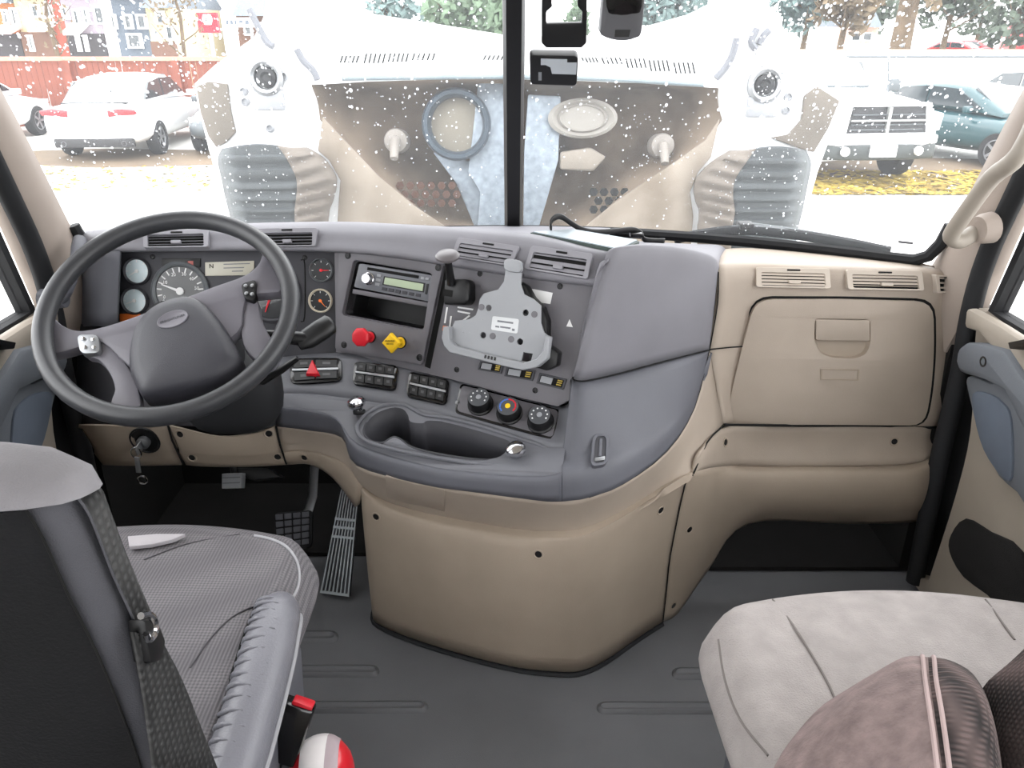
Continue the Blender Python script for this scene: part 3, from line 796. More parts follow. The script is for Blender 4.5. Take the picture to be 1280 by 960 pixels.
# radio surround, storage slot and air valves
FR4 = [(427, 314), (557, 328), (530, 456), (422, 437)]
fo, _ = lay(PL_CP, rq(FR4, .035, 3, .03)); fi, _ = lay(PL_CP, rq([(445, 325), (543, 341), (532, 413), (430, 394)], .06, 3, .05))
rf = build(MB().holed(fo, [fi], CPN, 0, .011), 'radio_surround', M_PANEL, dash, bevel=.0025)
pocket = [p - CPN * 0 for p in cp_h]
pk = build(MB().grid([[p for p in cp_h] + [cp_h[0]], [p - CPN * .09 for p in cp_h] + [cp_h[0] - CPN * .09]]).add([p - CPN * .09 for p in cp_h], [list(range(len(cp_h)))]), 'storage_slot', M_BLACK, dash, face_cam=True, smooth=30)
pplate(PL_CP, [(442, 361), (537, 378), (536, 384), (441, 367)], -.08, .004, 'slot_divider', M_PANEL, bevel=.002)
pplate(PL_CP, [(558, 329), (565, 330), (538, 461), (531, 458)], 0, .001, 'panel_gap_shadow', M_GAP)  # black strip: panel joint with the frame's shadow painted in
for u, v in ((435, 319.5), (548, 334.5), (430, 431), (524.5, 447)): screw(Plane(fo[0] + CPN * .011, fo[5] + CPN * .011, fo[9] + CPN * .011), u, v, rf, .005)
def valve(u, v, seg, m, rot, name, lab, r=.021, lines=False):
    pl = Plane(fo[0] + CPN * .011, fo[5] + CPN * .011, fo[9] + CPN * .011)
    p, ex, ey, n = local(pl, u, v)
    o = build(MB().lathe(p, n, [(.012, 0), (.012, .004), (.0085, .005), (.0085, .03), (.011, .034)], 18), name, m, dash)
    o['label'] = lab
    build(MB().lathe(p, n, [(.0135, .0), (.0135, .0025), (.009, .003)], 18), 'collar', M_BLACK, o)
    ref = ex * math.cos(rot) + ey * math.sin(rot)
    h = build(MB().lathe(p, n, [(r * .86, .032), (r, .036), (r, .043), (r * .88, .047), (r * .5, .0475), (0, .0475)], seg, ref), 'knob_head', m, o, bevel=.0012, smooth=30)
    if lines:
        for k, s in enumerate(('PARKING', 'BRAKE')): text(s, p + n * .0477 + ey * (.004 - .006 * k), ex, ey, .0055, 'knob_print', M_GAP, h)
    return o
valve(463, 421, 8, M_RED, math.pi / 8, 'trailer_air_knob', 'red octagonal push knob')
valve(501, 428, 4, M_YELLOW, 0, 'parking_brake_knob', 'yellow diamond push knob', .022, True)

# trailer brake lever
p, ex, ey, n = local(PL_CP, 579, 366)
lv = build(MB().prism([p + ex * a + ey * b for a, b in ((-.028, -.026), (.022, -.026), (.03, -.015), (.03, .018), (.02, .027), (-.026, .027))], n, 0, .04), 'trailer_brake_lever', M_BLACK, dash, bevel=.006)
l0 = PL_CP.hit(574, 356)[0] + n * .04; PLL = Plane(PL_CP.o + n * .075, PL_CP.hit(500, 400)[0] + n * .075, PL_CP.hit(600, 330)[0] + n * .075)
l1 = PLL.hit(560, 326)[0]
build(MB().tube([l0, l0.lerp(l1, .5), l1], [.009, .008, .007], 12), 'lever_arm', M_BLACK, lv)
dd = (l1 - l0).normalized()
build(MB().lathe(l1, (dd * .6 + EZ * .4), [(.006, -.004), (.016, .002), (.0235, .007), (.0245, .012), (.020, .017), (.008, .0195), (0, .02)], 20), 'lever_knob', mat('lever_knob_grey', (92, 88, 90), .4, var=.05), lv)
sl, _ = lay(PL_CP, [(564, 362), (576, 364), (575, 372), (563, 370)])
build(MB().prism(sl, n, .038, .0405), 'lever_slot', M_GAP, lv)
for q, mm in (([(558, 384), (560, 384), (557, 404), (555, 404)], M_WHITE), ([(563, 395), (565, 395), (563, 410), (561, 410)], M_WHITE), ([(554, 407), (560, 408), (559, 414), (553, 413)], M_ORANGE), ([(572, 383), (592, 386), (591, 388), (572, 385)], M_WHITE), ([(572, 388), (588, 391), (587, 393), (572, 390)], M_WHITE), ([(577, 401), (586, 394), (588, 395), (579, 402)], M_WHITE), ([(712, 399), (716, 409), (708, 408)], M_WHITE)):
    pplate(PL_CP, q, 0, .0006, 'printed_mark', mm, bevel=0)
for u, v in ((600, 342), (700, 358), (571, 462), (669, 488)): screw(PL_CP, u, v, dash, .004)
for c4 in ([(601, 451), (630, 455), (627, 467), (598, 462)], [(634, 458), (670, 463), (666, 476), (631, 470)], [(675, 466), (709, 474), (704, 487), (671, 479)]):
    po, _ = lay(PL_CP, c4); pi, _ = lay(PL_CP, sub4(c4, .07, .14, .93, .86))
    o = build(MB().holed(po, [pi], CPN, 0, .004), 'socket_plate', M_CLUSTER, dash)
    plate(PL_CP, sub4(c4, .07, .14, .93, .86), .0, .001, 'socket_well', M_GAP, o)
    plate(PL_CP, sub4(c4, .10, .2, .52, .8), .001, .003, 'connector', M_BRACKET, o)
    for k in range(3):
        plate(PL_CP, sub4(c4, .70, .22 + .2 * k, .88, .33 + .2 * k), .001, .003, 'contact', mat('brass_contact', (150, 130, 60), .4, metal=.6) if 'brass_contact' not in MATS else MATS['brass_contact'], o)
pplate(PL_CP, [(665, 361), (691, 366), (688, 380), (668, 377)], 0, .001, 'paper_sticker', M_WHITE, bevel=0)

# rocker switch banks
def bank(c4, cols, name='switch_bank'):
    pts, nn = lay(S_STRIP, rq(c4, .2, 3, .12))
    o = build(MB().prism(pts, nn, -.004, .007), name, M_GLOSSBLACK, dash, bevel=.002)
    base = pts[0]
    def q(c): 
        w_, _ = lay(S_STRIP, c); return [p - nn * (p - base).dot(nn) for p in w_]
    for r in range(2):
        for k in range(cols):
            t0, t1 = (.10, .42) if r == 0 else (.58, .90)
            cell = sub4(c4, .07 + .86 * (k + .03) / cols, t0, .07 + .86 * (k + .97) / cols, t1)
            key = build(MB().prism(q(cell), nn, .006, .010), 'rocker_key', M_BLACK, o, bevel=.0008, seg=1)
            build(MB().prism(q(sub4(cell, .32, .3, .68, .62)), nn, .010, .0103), 'key_symbol', MATS.get('key_symbol') or mat('key_symbol', (84, 84, 86), .5), key, smooth=0)
    build(MB().prism(q(sub4(c4, .05, .45, .95, .55)), nn, .006, .0105), 'chrome_bar', M_STEEL, o, bevel=.001, seg=1)
    return o, q, nn
hb, q, nn = bank([(363, 450), (428, 449), (428, 478), (364, 482)], 2)
build(MB().prism(q([(384, 474), (393, 453), (403, 474)]), nn, .008, .017, .8), 'hazard_button', M_RED, hb, bevel=.001)
bank([(444, 453), (499, 459), (495, 490), (441, 482)], 4)
bank([(512, 466), (563, 477), (558, 508), (508, 497)], 4)

# heater controls
HV4 = [(576, 480), (703, 514), (694, 552), (568, 517)]
pts, nn = lay(S_STRIP, rq(HV4, .14, 3, .04))
hv = build(MB().prism(pts, nn, -.004, .004), 'heater_panel', M_GLOSSBLACK, dash, bevel=.0015)
w_, _ = lay(S_STRIP, rq(sub4(HV4, .02, .05, .97, .93), .14, 3, .04)); w_ = [p - nn * (p - pts[0]).dot(nn) for p in w_]
build(MB().prism(w_, nn, .003, .0055), 'heater_plate', M_PANEL, hv, bevel=.001)
PLH = Plane(pts[0] + nn * .0055, pts[6] + nn * .0055, pts[11] + nn * .0055)
for k, (u, v) in enumerate(((601, 506), (637, 517), (676, 528))):
    p, ex, ey, n = local(PLH, u, v)
    kn = build(MB().lathe(p, n, [(.0275, 0), (.0275, .004), (.025, .006), (.0235, .026), (.022, .0285), (0, .0285)], 28), 'control_knob', M_BLACK, hv)
    build(MB().lathe(p, n, [(.0218, .0284), (.0218, .0288), (0, .0288)], 28), 'knob_face', MATS.get('knob_face') or mat('knob_face', (74, 76, 80), .4, var=.05), kn, smooth=20)
    build(MB().lathe(p, n, [(.0055, .0287), (.0055, .0305), (0, .031)], 16), 'knob_centre', M_YELLOW if k == 1 else M_BRACKET, kn)
    for j in range(8):
        a = math.radians(210 - 240 * j / 7); d = ex * math.cos(a) + ey * math.sin(a); s = n.cross(d)
        mm = M_WHITE
        if k == 1: mm = (MATS.get('blue_print') or mat('blue_print', (70, 110, 190), .5)) if j < 4 else M_RED
        L = .0044 if k == 1 else .0016
        build(MB().box(p + d * .0158 + n * .0289, d, s, n, .0014, L, .0003), 'knob_mark', mm, kn, smooth=0)
for u, v in ((572, 503), (690, 532)): screw(PLH, u, v, hv, .0035, M_STEEL)

# chrome pull plugs at the tray ends
def plug(surf, u, v):
    p, ex, ey, n = local(surf, u, v)
    o = build(MB().lathe(p, n, [(.013, -.002), (.013, .003), (.010, .005)], 18), 'power_socket', M_BLACK, dash)
    build(MB().lathe(p + n * .003, (n + ex * -.25).normalized(), [(.009, 0), (.010, .006), (.0175, .012), (.0195, .019), (.017, .026), (.008, .0305), (0, .031)], 18), 'chrome_cap', M_CHROME, o)
    return o
plug(S_STRIP, 449, 503) if False else plug(Plane(W(440, 512, 1.44), W(460, 512, 1.44), W(450, 505, 1.47)), 449, 515)
plug(PL_TR, 648, 571)

# latch on the console flank
p4 = [(740, 546), (760, 545), (759, 583), (737, 587)]
pts, nn = lay(S_SLO, rq(p4, .22, 4, .3)); pts = [p + nn * .007 for p in pts]; w_, _ = lay(S_SLO, rq(sub4(p4, .15, .08, .85, .92), .22, 4, .3)); w_ = [p - nn * (p - pts[0]).dot(nn) for p in w_]
la = build(MB().holed(pts, [w_], nn, -.012, .003), 'latch_bezel', M_DKGREY, dash)
build(MB().prism(w_, nn, -.002, .0008), 'latch_well', M_CLUSTER, la)
w_, _ = lay(S_SLO, sub4(p4, .2, .74, .8, .86)); w_ = [p - nn * (p - pts[0]).dot(nn) for p in w_]
build(MB().prism(w_, nn, 0, .006), 'latch_lever', M_STEEL, la, bevel=.001)
w_, _ = lay(S_SLO, sub4(p4, .42, .15, .6, .72)); w_ = [p - nn * (p - pts[0]).dot(nn) for p in w_]
build(MB().prism(w_, nn, 0, .003), 'latch_bar', M_DKGREY, la, bevel=.001)
# blanking plate in the tan band
pts, nn = lay(S_BAND, [(482, 595), (556, 612), (556, 642), (484, 622)])
build(MB().prism(pts, nn, -.004, .0012), 'blanking_plate', M_TAN, dash, bevel=.001)

# trim screws
for s, u, v in ((S_COVER, 470, 646), (S_COVER, 673, 693), (S_COVER, 826, 638), (S_BOL, 862, 662), (S_BOL, 842, 757), (S_KNEE, 907, 553), (S_KNEE, 1118, 552), (S_TCB, 225, 543), (S_TCB, 336, 542), (S_TCB, 240, 572), (S_TCB, 347, 571), (S_TCC, 380, 572)):
    p, ex, ey, n = local(s, u, v)
    build(MB().lathe(p, n, [(.0115, -.004), (.0115, .0006), (.0095, .0014), (.0075, .0004), (.007, -.0005), (0, -.0005)], 18), 'trim_screw', M_TANLO, dash)
    build(MB().lathe(p, n, [(.0072, -.002), (.0072, .0004), (.003, .0009), (0, .0004)], 14), 'screw_head', M_BLACK, dash)

# glove box
GB = [(925, 436), (938, 390), (944, 378), (956, 373), (1050, 373), (1138, 376), (1155, 381), (1163, 394), (1164, 440), (1160, 490), (1152, 530), (1040, 529), (904, 529), (914, 482)]
GAPB = [((u - 1035) * 1.022 + 1035, (v - 452) * 1.03 + 452) for u, v in GB]
GB = fillet([(925, 436), (942, 373), (1050, 373), (1163, 376), (1164, 440), (1160, 490), (1152, 530), (1040, 529), (904, 529), (914, 482)], 22)
GAPB = fillet([((u - 1035) * 1.032 + 1037, (v - 452) * 1.035 + 452) for u, v in [(925, 436), (942, 373), (1050, 373), (1163, 376), (1164, 440), (1160, 490), (1152, 530), (1040, 529), (904, 529), (914, 482)]], 24)
GIN = [((u - 1035) * .97 + 1035, (v - 452) * .96 + 452) for u, v in GB]
build(MB().holed(lay(PLP, GAPB)[0], [lay(PLP, GIN)[0]], PLP.n, -.004, .0016), 'glove_box_gap', M_GAP, dash)
S_GBO = fillet([(1016, 397), (1085, 398), (1085, 428), (1080, 441), (1066, 447), (1038, 446), (1022, 440), (1015, 424)], 6, 3)
go, gn = lay(PLP, GB); gh, _ = lay(PLP, S_GBO)
gb = build(MB().holed(go, [gh], gn, .0005, .013), 'glove_box_door', M_TAN, dash, bevel=.003)
gc = gh
gm = sum(gh, V3()) / len(gh)
gc = [gm + gn * .003 + (p - gm) * .92 for p in gc]
build(MB().grid([[p + gn * .012 for p in gh] + [gh[0] + gn * .012], gc + [gc[0]]]).add(gc, [list(range(len(gc)))]), 'handle_recess', M_TANLO, gb, face_cam=True)
gf, _ = lay(PLP, rq([(1017, 398), (1084, 399), (1084, 425), (1017, 424)], .06, 2, .03))
build(MB().prism(gf, gn, .007, .0145), 'latch_handle', M_TAN, gb, bevel=.0025)
q4 = [(1023, 459), (1071, 460), (1070, 474), (1023, 473)]
pts, _ = lay(PLP, q4); inn, _ = lay(PLP, sub4(q4, .04, .12, .96, .88))
build(MB().holed(pts, [inn], gn, .011, .0150), 'label_frame', M_TANLO, gb)

# ignition lock and key
p, ex, ey, n = local(S_TCA, 181, 551)
ig = build(MB().lathe(p, n, [(.034, -.004), (.034, .001), (.031, .002), (.029, .0), (.027, .0005), (0, .0005)], 24), 'ignition_lock', M_BLACK, dash)
build(MB().lathe(p, n, [(.014, 0), (.014, .012), (.011, .014), (0, .014)], 18), 'lock_barrel', M_STEEL, ig)
# ---------------------------------------------------------------- radio
def prow(plane, h):
    return Plane(plane.o + plane.n * h, plane.o + plane.n * h + plane.n.orthogonal(), plane.o + plane.n * h + plane.n.cross(plane.n.orthogonal()))
PLR = prow(PL_CP, .006)
RB4 = [(449, 329), (541, 344), (536, 377), (442, 359)]
rp, _ = lay(PLR, rq(RB4, .06, 2, .03))
rc = sum(rp, V3()) / len(rp)
radio = thing('car_radio', rc - CPN * .04, 'grey single slot car radio with green display in the dash', 'car radio')
body = build(MB().prism(rp, CPN, -.085, 0), 'faceplate', M_RADIO, radio, bevel=.0025)
def rd(c, h0, h1, name, m, bevel=.0006): return build(MB().prism(lay(PLR, c)[0], CPN, h0, h1), name, m, radio, bevel=bevel, seg=1)
rd(sub4(RB4, .12, .10, .82, .22), -.001, .0006, 'disc_slot', M_GAP)
l4 = sub4(RB4, .38, .38, .90, .66)
rd(sub4(RB4, .36, .34, .92, .70), -.001, .001, 'display_window', M_BLACK)
rd(l4, 0, .0015, 'display', M_LCDGREEN)
p, ex, ey, n = local(PLR, *at4(RB4, .17, .55))
build(MB().lathe(p, n, [(.0135, 0), (.0135, .002), (.0115, .003), (.011, .012), (.0095, .014), (0, .0145)], 22), 'volume_knob', M_CHROME, radio)
for k in range(6): rd(sub4(RB4, .37 + .09 * k, .78, .435 + .09 * k, .90), -.001, .0022, 'preset_button', M_CLUSTER)
for k in range(3): rd(sub4(RB4, .27, .30 + .18 * k, .33, .41 + .18 * k), -.001, .002, 'mode_button', M_BRACKET)
for k in range(2): rd(sub4(RB4, .85 + .06 * k, .12, .90 + .06 * k, .22), -.001, .002, 'eject_button', M_BRACKET)
rd(sub4(RB4, .935, .35, .965, .75), -.001, .002, 'rocker_button', M_BLACK)

# ---------------------------------------------------------------- tablet bracket on the centre panel
PLB = prow(PL_CP, .040)
BR = [(633, 338), (631, 352), (624, 362), (606, 367), (601, 374), (599, 386), (596, 394), (588, 399), (570, 401), (567, 408), (566, 424), (572, 434), (600, 442), (640, 451), (660, 455), (676, 450), (684, 440), (688, 421), (681, 416), (677, 404), (677, 382), (668, 374), (656, 368), (652, 356), (653, 341)]
M_PLATEPALE = mat('plate_pale_grey', (196, 198, 200), .5)
tb = thing('tablet_mount', PLB.hit(630, 400)[0], 'empty grey plastic tablet cradle fixed over the dash centre panel', 'tablet mount')
HO = [(603, 384), (612, 385), (658, 391), (669, 393), (605, 419), (617, 420), (640, 424), (651, 427)]
bo, bn = lay(PLB, BR)
holes = []
for k in (1, 2, 4, 7):
    p, ex, ey, n = local(PLB, *HO[k]); holes.append(circ(p, ex, ey, .0066, 12))
holes.append(lay(PLB, [(655, 440), (667, 442), (664, 453), (653, 451)])[0])
bp = build(MB().holed(bo, holes, bn, 0, .005), 'back_plate', M_BRACKET, tb)
LIP = [(560, 408), (558, 422), (561, 432), (568, 440), (600, 448), (640, 458), (658, 462), (676, 458), (688, 448), (691, 421), (686, 419), (683, 438), (675, 448), (659, 453), (640, 449), (602, 440), (574, 432), (567, 424), (567, 408)]
build(MB().prism(lay(PLB, LIP)[0], bn, 0, .024), 'support_lip', M_BRACKET, tb, bevel=.0015, seg=1)
for k in (0, 3, 5, 6):
    p, ex, ey, n = local(PLB, *HO[k])
    build(MB().lathe(p, n, [(.0066, .004), (.0066, .0058), (.004, .0062), (0, .0062)], 14), 'rubber_pad', M_PANEL, tb)
for u, v in ((626, 388), (647, 392), (604, 400), (660, 405), (588, 416), (580, 415)):
    p, ex, ey, n = local(PLB, u, v); build(MB().lathe(p, n, [(.0018, .004), (.0018, .0056), (0, .006)], 10), 'rivet', M_STEEL, tb)
L4 = [(617, 395), (650, 399), (648, 417), (615, 412)]
lb = build(MB().prism(lay(PLB, rq(L4, .1, 2, .06))[0], bn, .005, .0058), 'name_plate', M_PLATEPALE, tb)
for s in ((.2, .25, .8, .38), (.15, .66, .3, .78), (.33, .64, .72, .76), (.78, .7, .88, .86)):
    build(MB().prism(lay(PLB, sub4(L4, *s))[0], bn, .0057, .006), 'plate_print', M_RADIO, lb, smooth=0)
for k in range(4):
    build(MB().prism(lay(PLB, sub4([(610, 442), (628, 446), (627, 451), (609, 447)], .1 + .22 * k, .1, .22 + .22 * k, .9))[0], bn, .02, .0255), 'contact_slot', M_BLACK, tb, smooth=0)
p, ex, ey, n = local(PL_CP, 660, 405)
build(MB().lathe(p, n, [(.03, 0), (.03, .004), (.015, .008), (.012, .02), (.02, .03), (.022, .041)], 20), 'ball_mount', M_BLACK, tb)
# moulded shroud showing behind the plate, and the top hook
build(MB().prism(lay(PL_CP, [(655, 352), (664, 358), (672, 372), (684, 384), (690, 400), (690, 430), (704, 440), (702, 456), (690, 462), (668, 456), (668, 400), (652, 370)])[0], CPN, .004, .036), 'shroud', M_BLACK, tb, bevel=.003)
build(MB().prism(lay(PLB, rq([(632, 323), (654, 326), (654, 342), (632, 339)], .35, 4, .3))[0], bn, -.004, .012), 'top_hook', M_BRACKET, tb, bevel=.003)

# ---------------------------------------------------------------- steering wheel
WC = V3((-.610, 1.294, .820)); AZ, EL, WR = .0766, .95, .2286
wn = V3((math.sin(AZ) * math.cos(EL), -math.cos(AZ) * math.cos(EL), math.sin(EL)))
wa = EZ.cross(wn).normalized(); wb = wn.cross(wa)
wheel = thing('steering_wheel', WC - wn * .05, 'large dark grey four spoke truck steering wheel with centre pad', 'steering wheel')
TR_ = .0165
def rimpt(a, r=WR - TR_, h=0): return WC + (wa * math.cos(a) + wb * math.sin(a)) * r + wn * h
rings = []
for k in range(73):
    a = 2 * math.pi * (k % 72) / 72; d = wa * math.cos(a) + wb * math.sin(a)
    rings.append([rimpt(a) + (d * math.cos(q) * TR_ + wn * math.sin(q) * TR_ * 1.12) for q in [2 * math.pi * j / 14 for j in range(14)]])
build(MB().grid(rings, closed=True), 'rim', M_WHEELRIM, wheel)
PW = Plane(WC, WC + wa, WC + wb); PWD = prow(PW, -.028)
def wplate(poly, h0, h1, name, m, bevel=.004, parent=None, sc=1.0, n=3, pl=None):
    pts, _ = lay(pl or PWD, poly)
    if n > 1: pts = cspline(pts, n)
    return build(MB().prism(pts, wn, h0, h1, sc), name, m, parent or wheel, bevel=bevel)
# broad arm running through the hub from rim to rim
wplate([(58, 392), (80, 410), (106, 418), (150, 408), (210, 386), (270, 363), (308, 349), (326, 333), (335, 306), (354, 330), (357, 366), (330, 372), (312, 376), (306, 396), (300, 420), (250, 455), (200, 470), (165, 462), (130, 432), (100, 440), (58, 445)], -.012, .014, 'spoke_arm', M_WHEELARM, .006)
wplate([(108, 425), (132, 428), (158, 455), (172, 480), (178, 505), (174, 528), (140, 524), (140, 505), (145, 488), (138, 468), (124, 452), (108, 446)], -.014, .008, 'spoke', M_WHEELARM, .005)
wplate([(302, 385), (322, 376), (328, 402), (340, 425), (352, 440), (338, 462), (318, 450), (304, 430)], -.014, .008, 'spoke', M_WHEELARM, .005)
# airbag style pad and its oval badge
pad = [(172, 428), (184, 404), (205, 388), (232, 380), (252, 384), (272, 402), (290, 428), (303, 455), (300, 466), (276, 480), (230, 493), (190, 500), (178, 490), (168, 462)]
pts = cspline(lay(PWD, pad)[0], 4); pc = sum(pts, V3()) / len(pts)
po = build(MB().loft([[pc + (p - pc) * s + wn * h for p in pts] for s, h in ((1.03, -.02), (1.03, .014), (1.0, .022), (.93, .031), (.75, .037), (.4, .040), (.05, .041))]), 'centre_pad', M_WHEELPAD, wheel, smooth=60)
PB = prow(PWD, .040)
p, ex, ey, n = local(PB, 216, 399)
ex = (PB.hit(238, 392)[0] - PB.hit(196, 406)[0]).normalized(); ey = wn.cross(ex)
bd = build(MB().loft([circ(p - wn * .004, ex, ey, .0265, 32, .0175), circ(p + wn * .001, ex, ey, .0265, 32, .0175), circ(p + wn * .0018, ex, ey, .0255, 32, .0165), circ(p + wn * .0010, ex, ey, .0245, 32, .0155)]), 'badge', M_WHEELARM, po)
text('FREIGHTLINER', p + wn * .0012, ex, ey, .0066, 'badge_lettering', M_CLUSTER, bd)
# thumb switches at both ends of the arm
for c4, nm in (([(101, 425), (128, 425), (131, 448), (106, 449)], M_STEEL), ([(304, 362), (324, 356), (322, 384), (308, 380)], M_BLACK)):
    so = wplate(rq(c4, .25, 3, .25), .0, .019, 'thumb_switch', nm, .002, n=1)
    for s, t in ((.3, .25), (.75, .3), (.3, .7), (.75, .72)):
        p, ex, ey, n = local(PWD, *at4(c4, s, t))
        build(MB().lathe(p, wn, [(.0038, .017), (.0036, .0215), (0, .0225)], 10), 'button', M_CHROME if nm is M_STEEL else M_STEEL, so)
# column shroud going down into the dash
cs = [WC + wn * h for h in (-.03, -.07, -.12, -.18, -.24)]
sx = [.055, .075, .085, .085, .07]
rings = []
for c_, r in zip(cs, sx):
    ring = []
    for k in range(24):
        q = 2 * math.pi * k / 24; x_, y_ = math.cos(q), math.sin(q)
        f = (abs(x_) ** 3.2 + abs(y_) ** 3.2) ** (-1 / 3.2)
        ring.append(c_ + wa * x_ * r * f + wb * y_ * r * .85 * f)
    rings.append(ring)
build(MB().loft(rings), 'column_shroud', M_RUBBER, wheel, smooth=60)
cc = W(291, 490, 1.43)
build(MB().blob(cc, .105, .075, .088, 24, 14, lambda d: (abs(d.x) ** 3 + abs(d.y) ** 3 + abs(d.z) ** 3) ** (-1 / 3) * .94), 'column_boot', M_RUBBER, wheel, smooth=80)
build(MB().tube([WC - wn * .2, WC - wn * .2 + V3((.0, .10, -.10)), V3((-.60, 1.72, .30))], .03, 14), 'column_shaft', M_BLACK, wheel)
# multifunction stalk to the right of the column
h0 = WC - wn * .07 + wa * .07; h1 = W(384, 424, 1.36); h2 = W(408, 408, 1.38)
stalk = build(MB().tube([h0, h0.lerp(h1, .5), h1], [.010, .011, .014], 12), 'stalk', M_BLACK, wheel)
hd_ = (h2 - h1).normalized()
up_ = wn
rings = []
for t, r1, r2 in ((-.02, .012, .009), (.0, .022, .014), (.03, .023, .016), (.052, .021, .016), (.058, .012, .01)):
    c_ = h1 + hd_ * t
    rings.append([c_ + up_ * math.cos(q) * r2 + hd_.cross(up_).normalized() * math.sin(q) * r1 for q in [2 * math.pi * j / 14 for j in range(14)]])
build(MB().loft(rings), 'stalk_grip', M_BLACK, stalk, smooth=60)
build(MB().tube([W(372, 448, 1.37), W(352, 462, 1.36), W(330, 474, 1.38)], [.008, .012, .015], 10, flat=.6), 'tilt_lever', M_BLACK, wheel)

# ---------------------------------------------------------------- key hanging from the ignition
kp, ex, ey, n = local(S_TCA, 181, 551)
key = thing('ignition_key', kp + n * .014, 'small steel key and ring hanging from the ignition lock', 'key')
build(MB().box(kp + n * .026, n, EZ, ex, .013, .011, .0012), 'key_bow', M_STEEL, key, bevel=.001)
k1 = W(170, 566, 1.44)
build(MB().ctube([k1 + V3((math.cos(a) * .011, 0, math.sin(a) * .013)) for a in [2 * math.pi * j / 20 for j in range(20)]], .0016, 8), 'split_ring', M_CHROME, key)
build(MB().tube([kp + n * .03, kp + n * .032 + V3((-.004, -.002, -.012)), k1 + V3((0, 0, .012))], .0016, 8), 'link', M_CHROME, key)
k2 = W(173, 590, 1.44); k3 = W(178, 600, 1.44)
build(MB().box((k1 + k2) / 2 + V3((0, 0, -.006)), (k2 - k1).normalized(), EY, (k2 - k1).normalized().cross(EY), .020, .0016, .0055), 'fob_strap', M_STEEL, key, bevel=.001)
build(MB().ctube([k3 + V3((math.cos(a) * .010, 0, math.sin(a) * .010)) for a in [2 * math.pi * j / 20 for j in range(20)]], .002, 8), 'clasp', M_CHROME, key)

# ---------------------------------------------------------------- pedals
b0, b1 = Wz(401, 741, .008), Wz(437, 746, .008)
t1 = W(449, 614, 1.66); t0 = W(427, 612, 1.66)
acc = thing('accelerator_pedal', (b0 + b1) / 2, 'long ribbed aluminium accelerator pedal hinged to the floor', 'pedal')
an = (b1 - b0).cross(t0 - b0).normalized()
if an.y > 0: an = -an
build(MB().prism([b0, b1, t1, t0], an, -.008, 0), 'tread_plate', M_CLUSTER, acc, bevel=.002)
for k in range(8):
    s = .03 + .94 * k / 7
    A_, B_ = b0.lerp(b1, s - .025), b0.lerp(b1, s + .025); C_, D_ = t0.lerp(t1, s + .025), t0.lerp(t1, s - .025)
    build(MB().prism([A_, B_, C_, D_], an, 0, .005), 'rib', M_ALU, acc)
for t in (.0, .53, .62, .70):
    A_, B_ = b0.lerp(t0, t), b1.lerp(t1, t); A2_, B2_ = b0.lerp(t0, t + .025), b1.lerp(t1, t + .025)
    build(MB().prism([A_, B_, B2_, A2_], an, 0, .006), 'cross_rib', M_ALU, acc)
build(MB().tube([(t0 + t1) / 2 - an * .01, (t0 + t1) / 2 - an * .06, V3((-.36, 1.9, .16))], .012, 8), 'lever', M_BLACK, acc)
bc4 = [(342, 641), (391, 637), (390, 683), (345, 692)]
PBK = Plane(W(342, 641, 1.66), W(391, 641, 1.66), W(342, 690, 1.59))
brk = thing('brake_pedal', PBK.hit(366, 690)[0], 'black rubber brake pedal with grid tread on a hanging arm', 'pedal')
build(MB().prism(lay(PBK, rq(bc4, .12, 3, .12))[0], PBK.n, -.012, 0), 'pad', M_RUBBER, brk, bevel=.003)
for i in range(4):
    for j in range(5):
        c4 = sub4(bc4, .05 + .225 * i, .05 + .18 * j, .05 + .225 * i + .19, .05 + .18 * j + .14)
        build(MB().prism(lay(PBK, c4)[0], PBK.n, 0, .004), 'tread_block', M_DKGREY, brk, bevel=.001, seg=1)
build(MB().tube([PBK.hit(382, 640)[0] - PBK.n * .02, W(391, 620, 1.70), W(393, 585, 1.70), V3((-.41, 1.75, .48))], .014, 10, flat=.5), 'arm', M_STEEL, brk)
cl4 = [(277, 592), (302, 591), (301, 610), (277, 611)]
PCL = Plane(W(277, 592, 1.56), W(302, 592, 1.56), W(277, 611, 1.54))
cn = thing('wiring_connector', PCL.hit(289, 601)[0], 'small pale connector block hanging under the steering column cover', 'connector')
build(MB().prism(lay(PCL, cl4)[0], PCL.n, -.03, 0), 'housing', M_BRACKET, cn, bevel=.002)
for k in range(2): build(MB().prism(lay(PCL, sub4(cl4, .05, .25 + .35 * k, .95, .33 + .35 * k))[0], PCL.n, 0, .002), 'ridge', M_RADIO, cn)
build(MB().prism(lay(PCL, [(280, 584), (330, 584), (345, 596), (310, 600), (290, 594)])[0], PCL.n, -.08, -.03), 'bracket', M_BLACK, cn, bevel=.003)
build(MB().tube([PCL.hit(289, 592)[0] - PCL.n * .02, W(290, 578, 1.60), W(295, 560, 1.70)], .008, 8), 'cable', M_BLACK, cn)

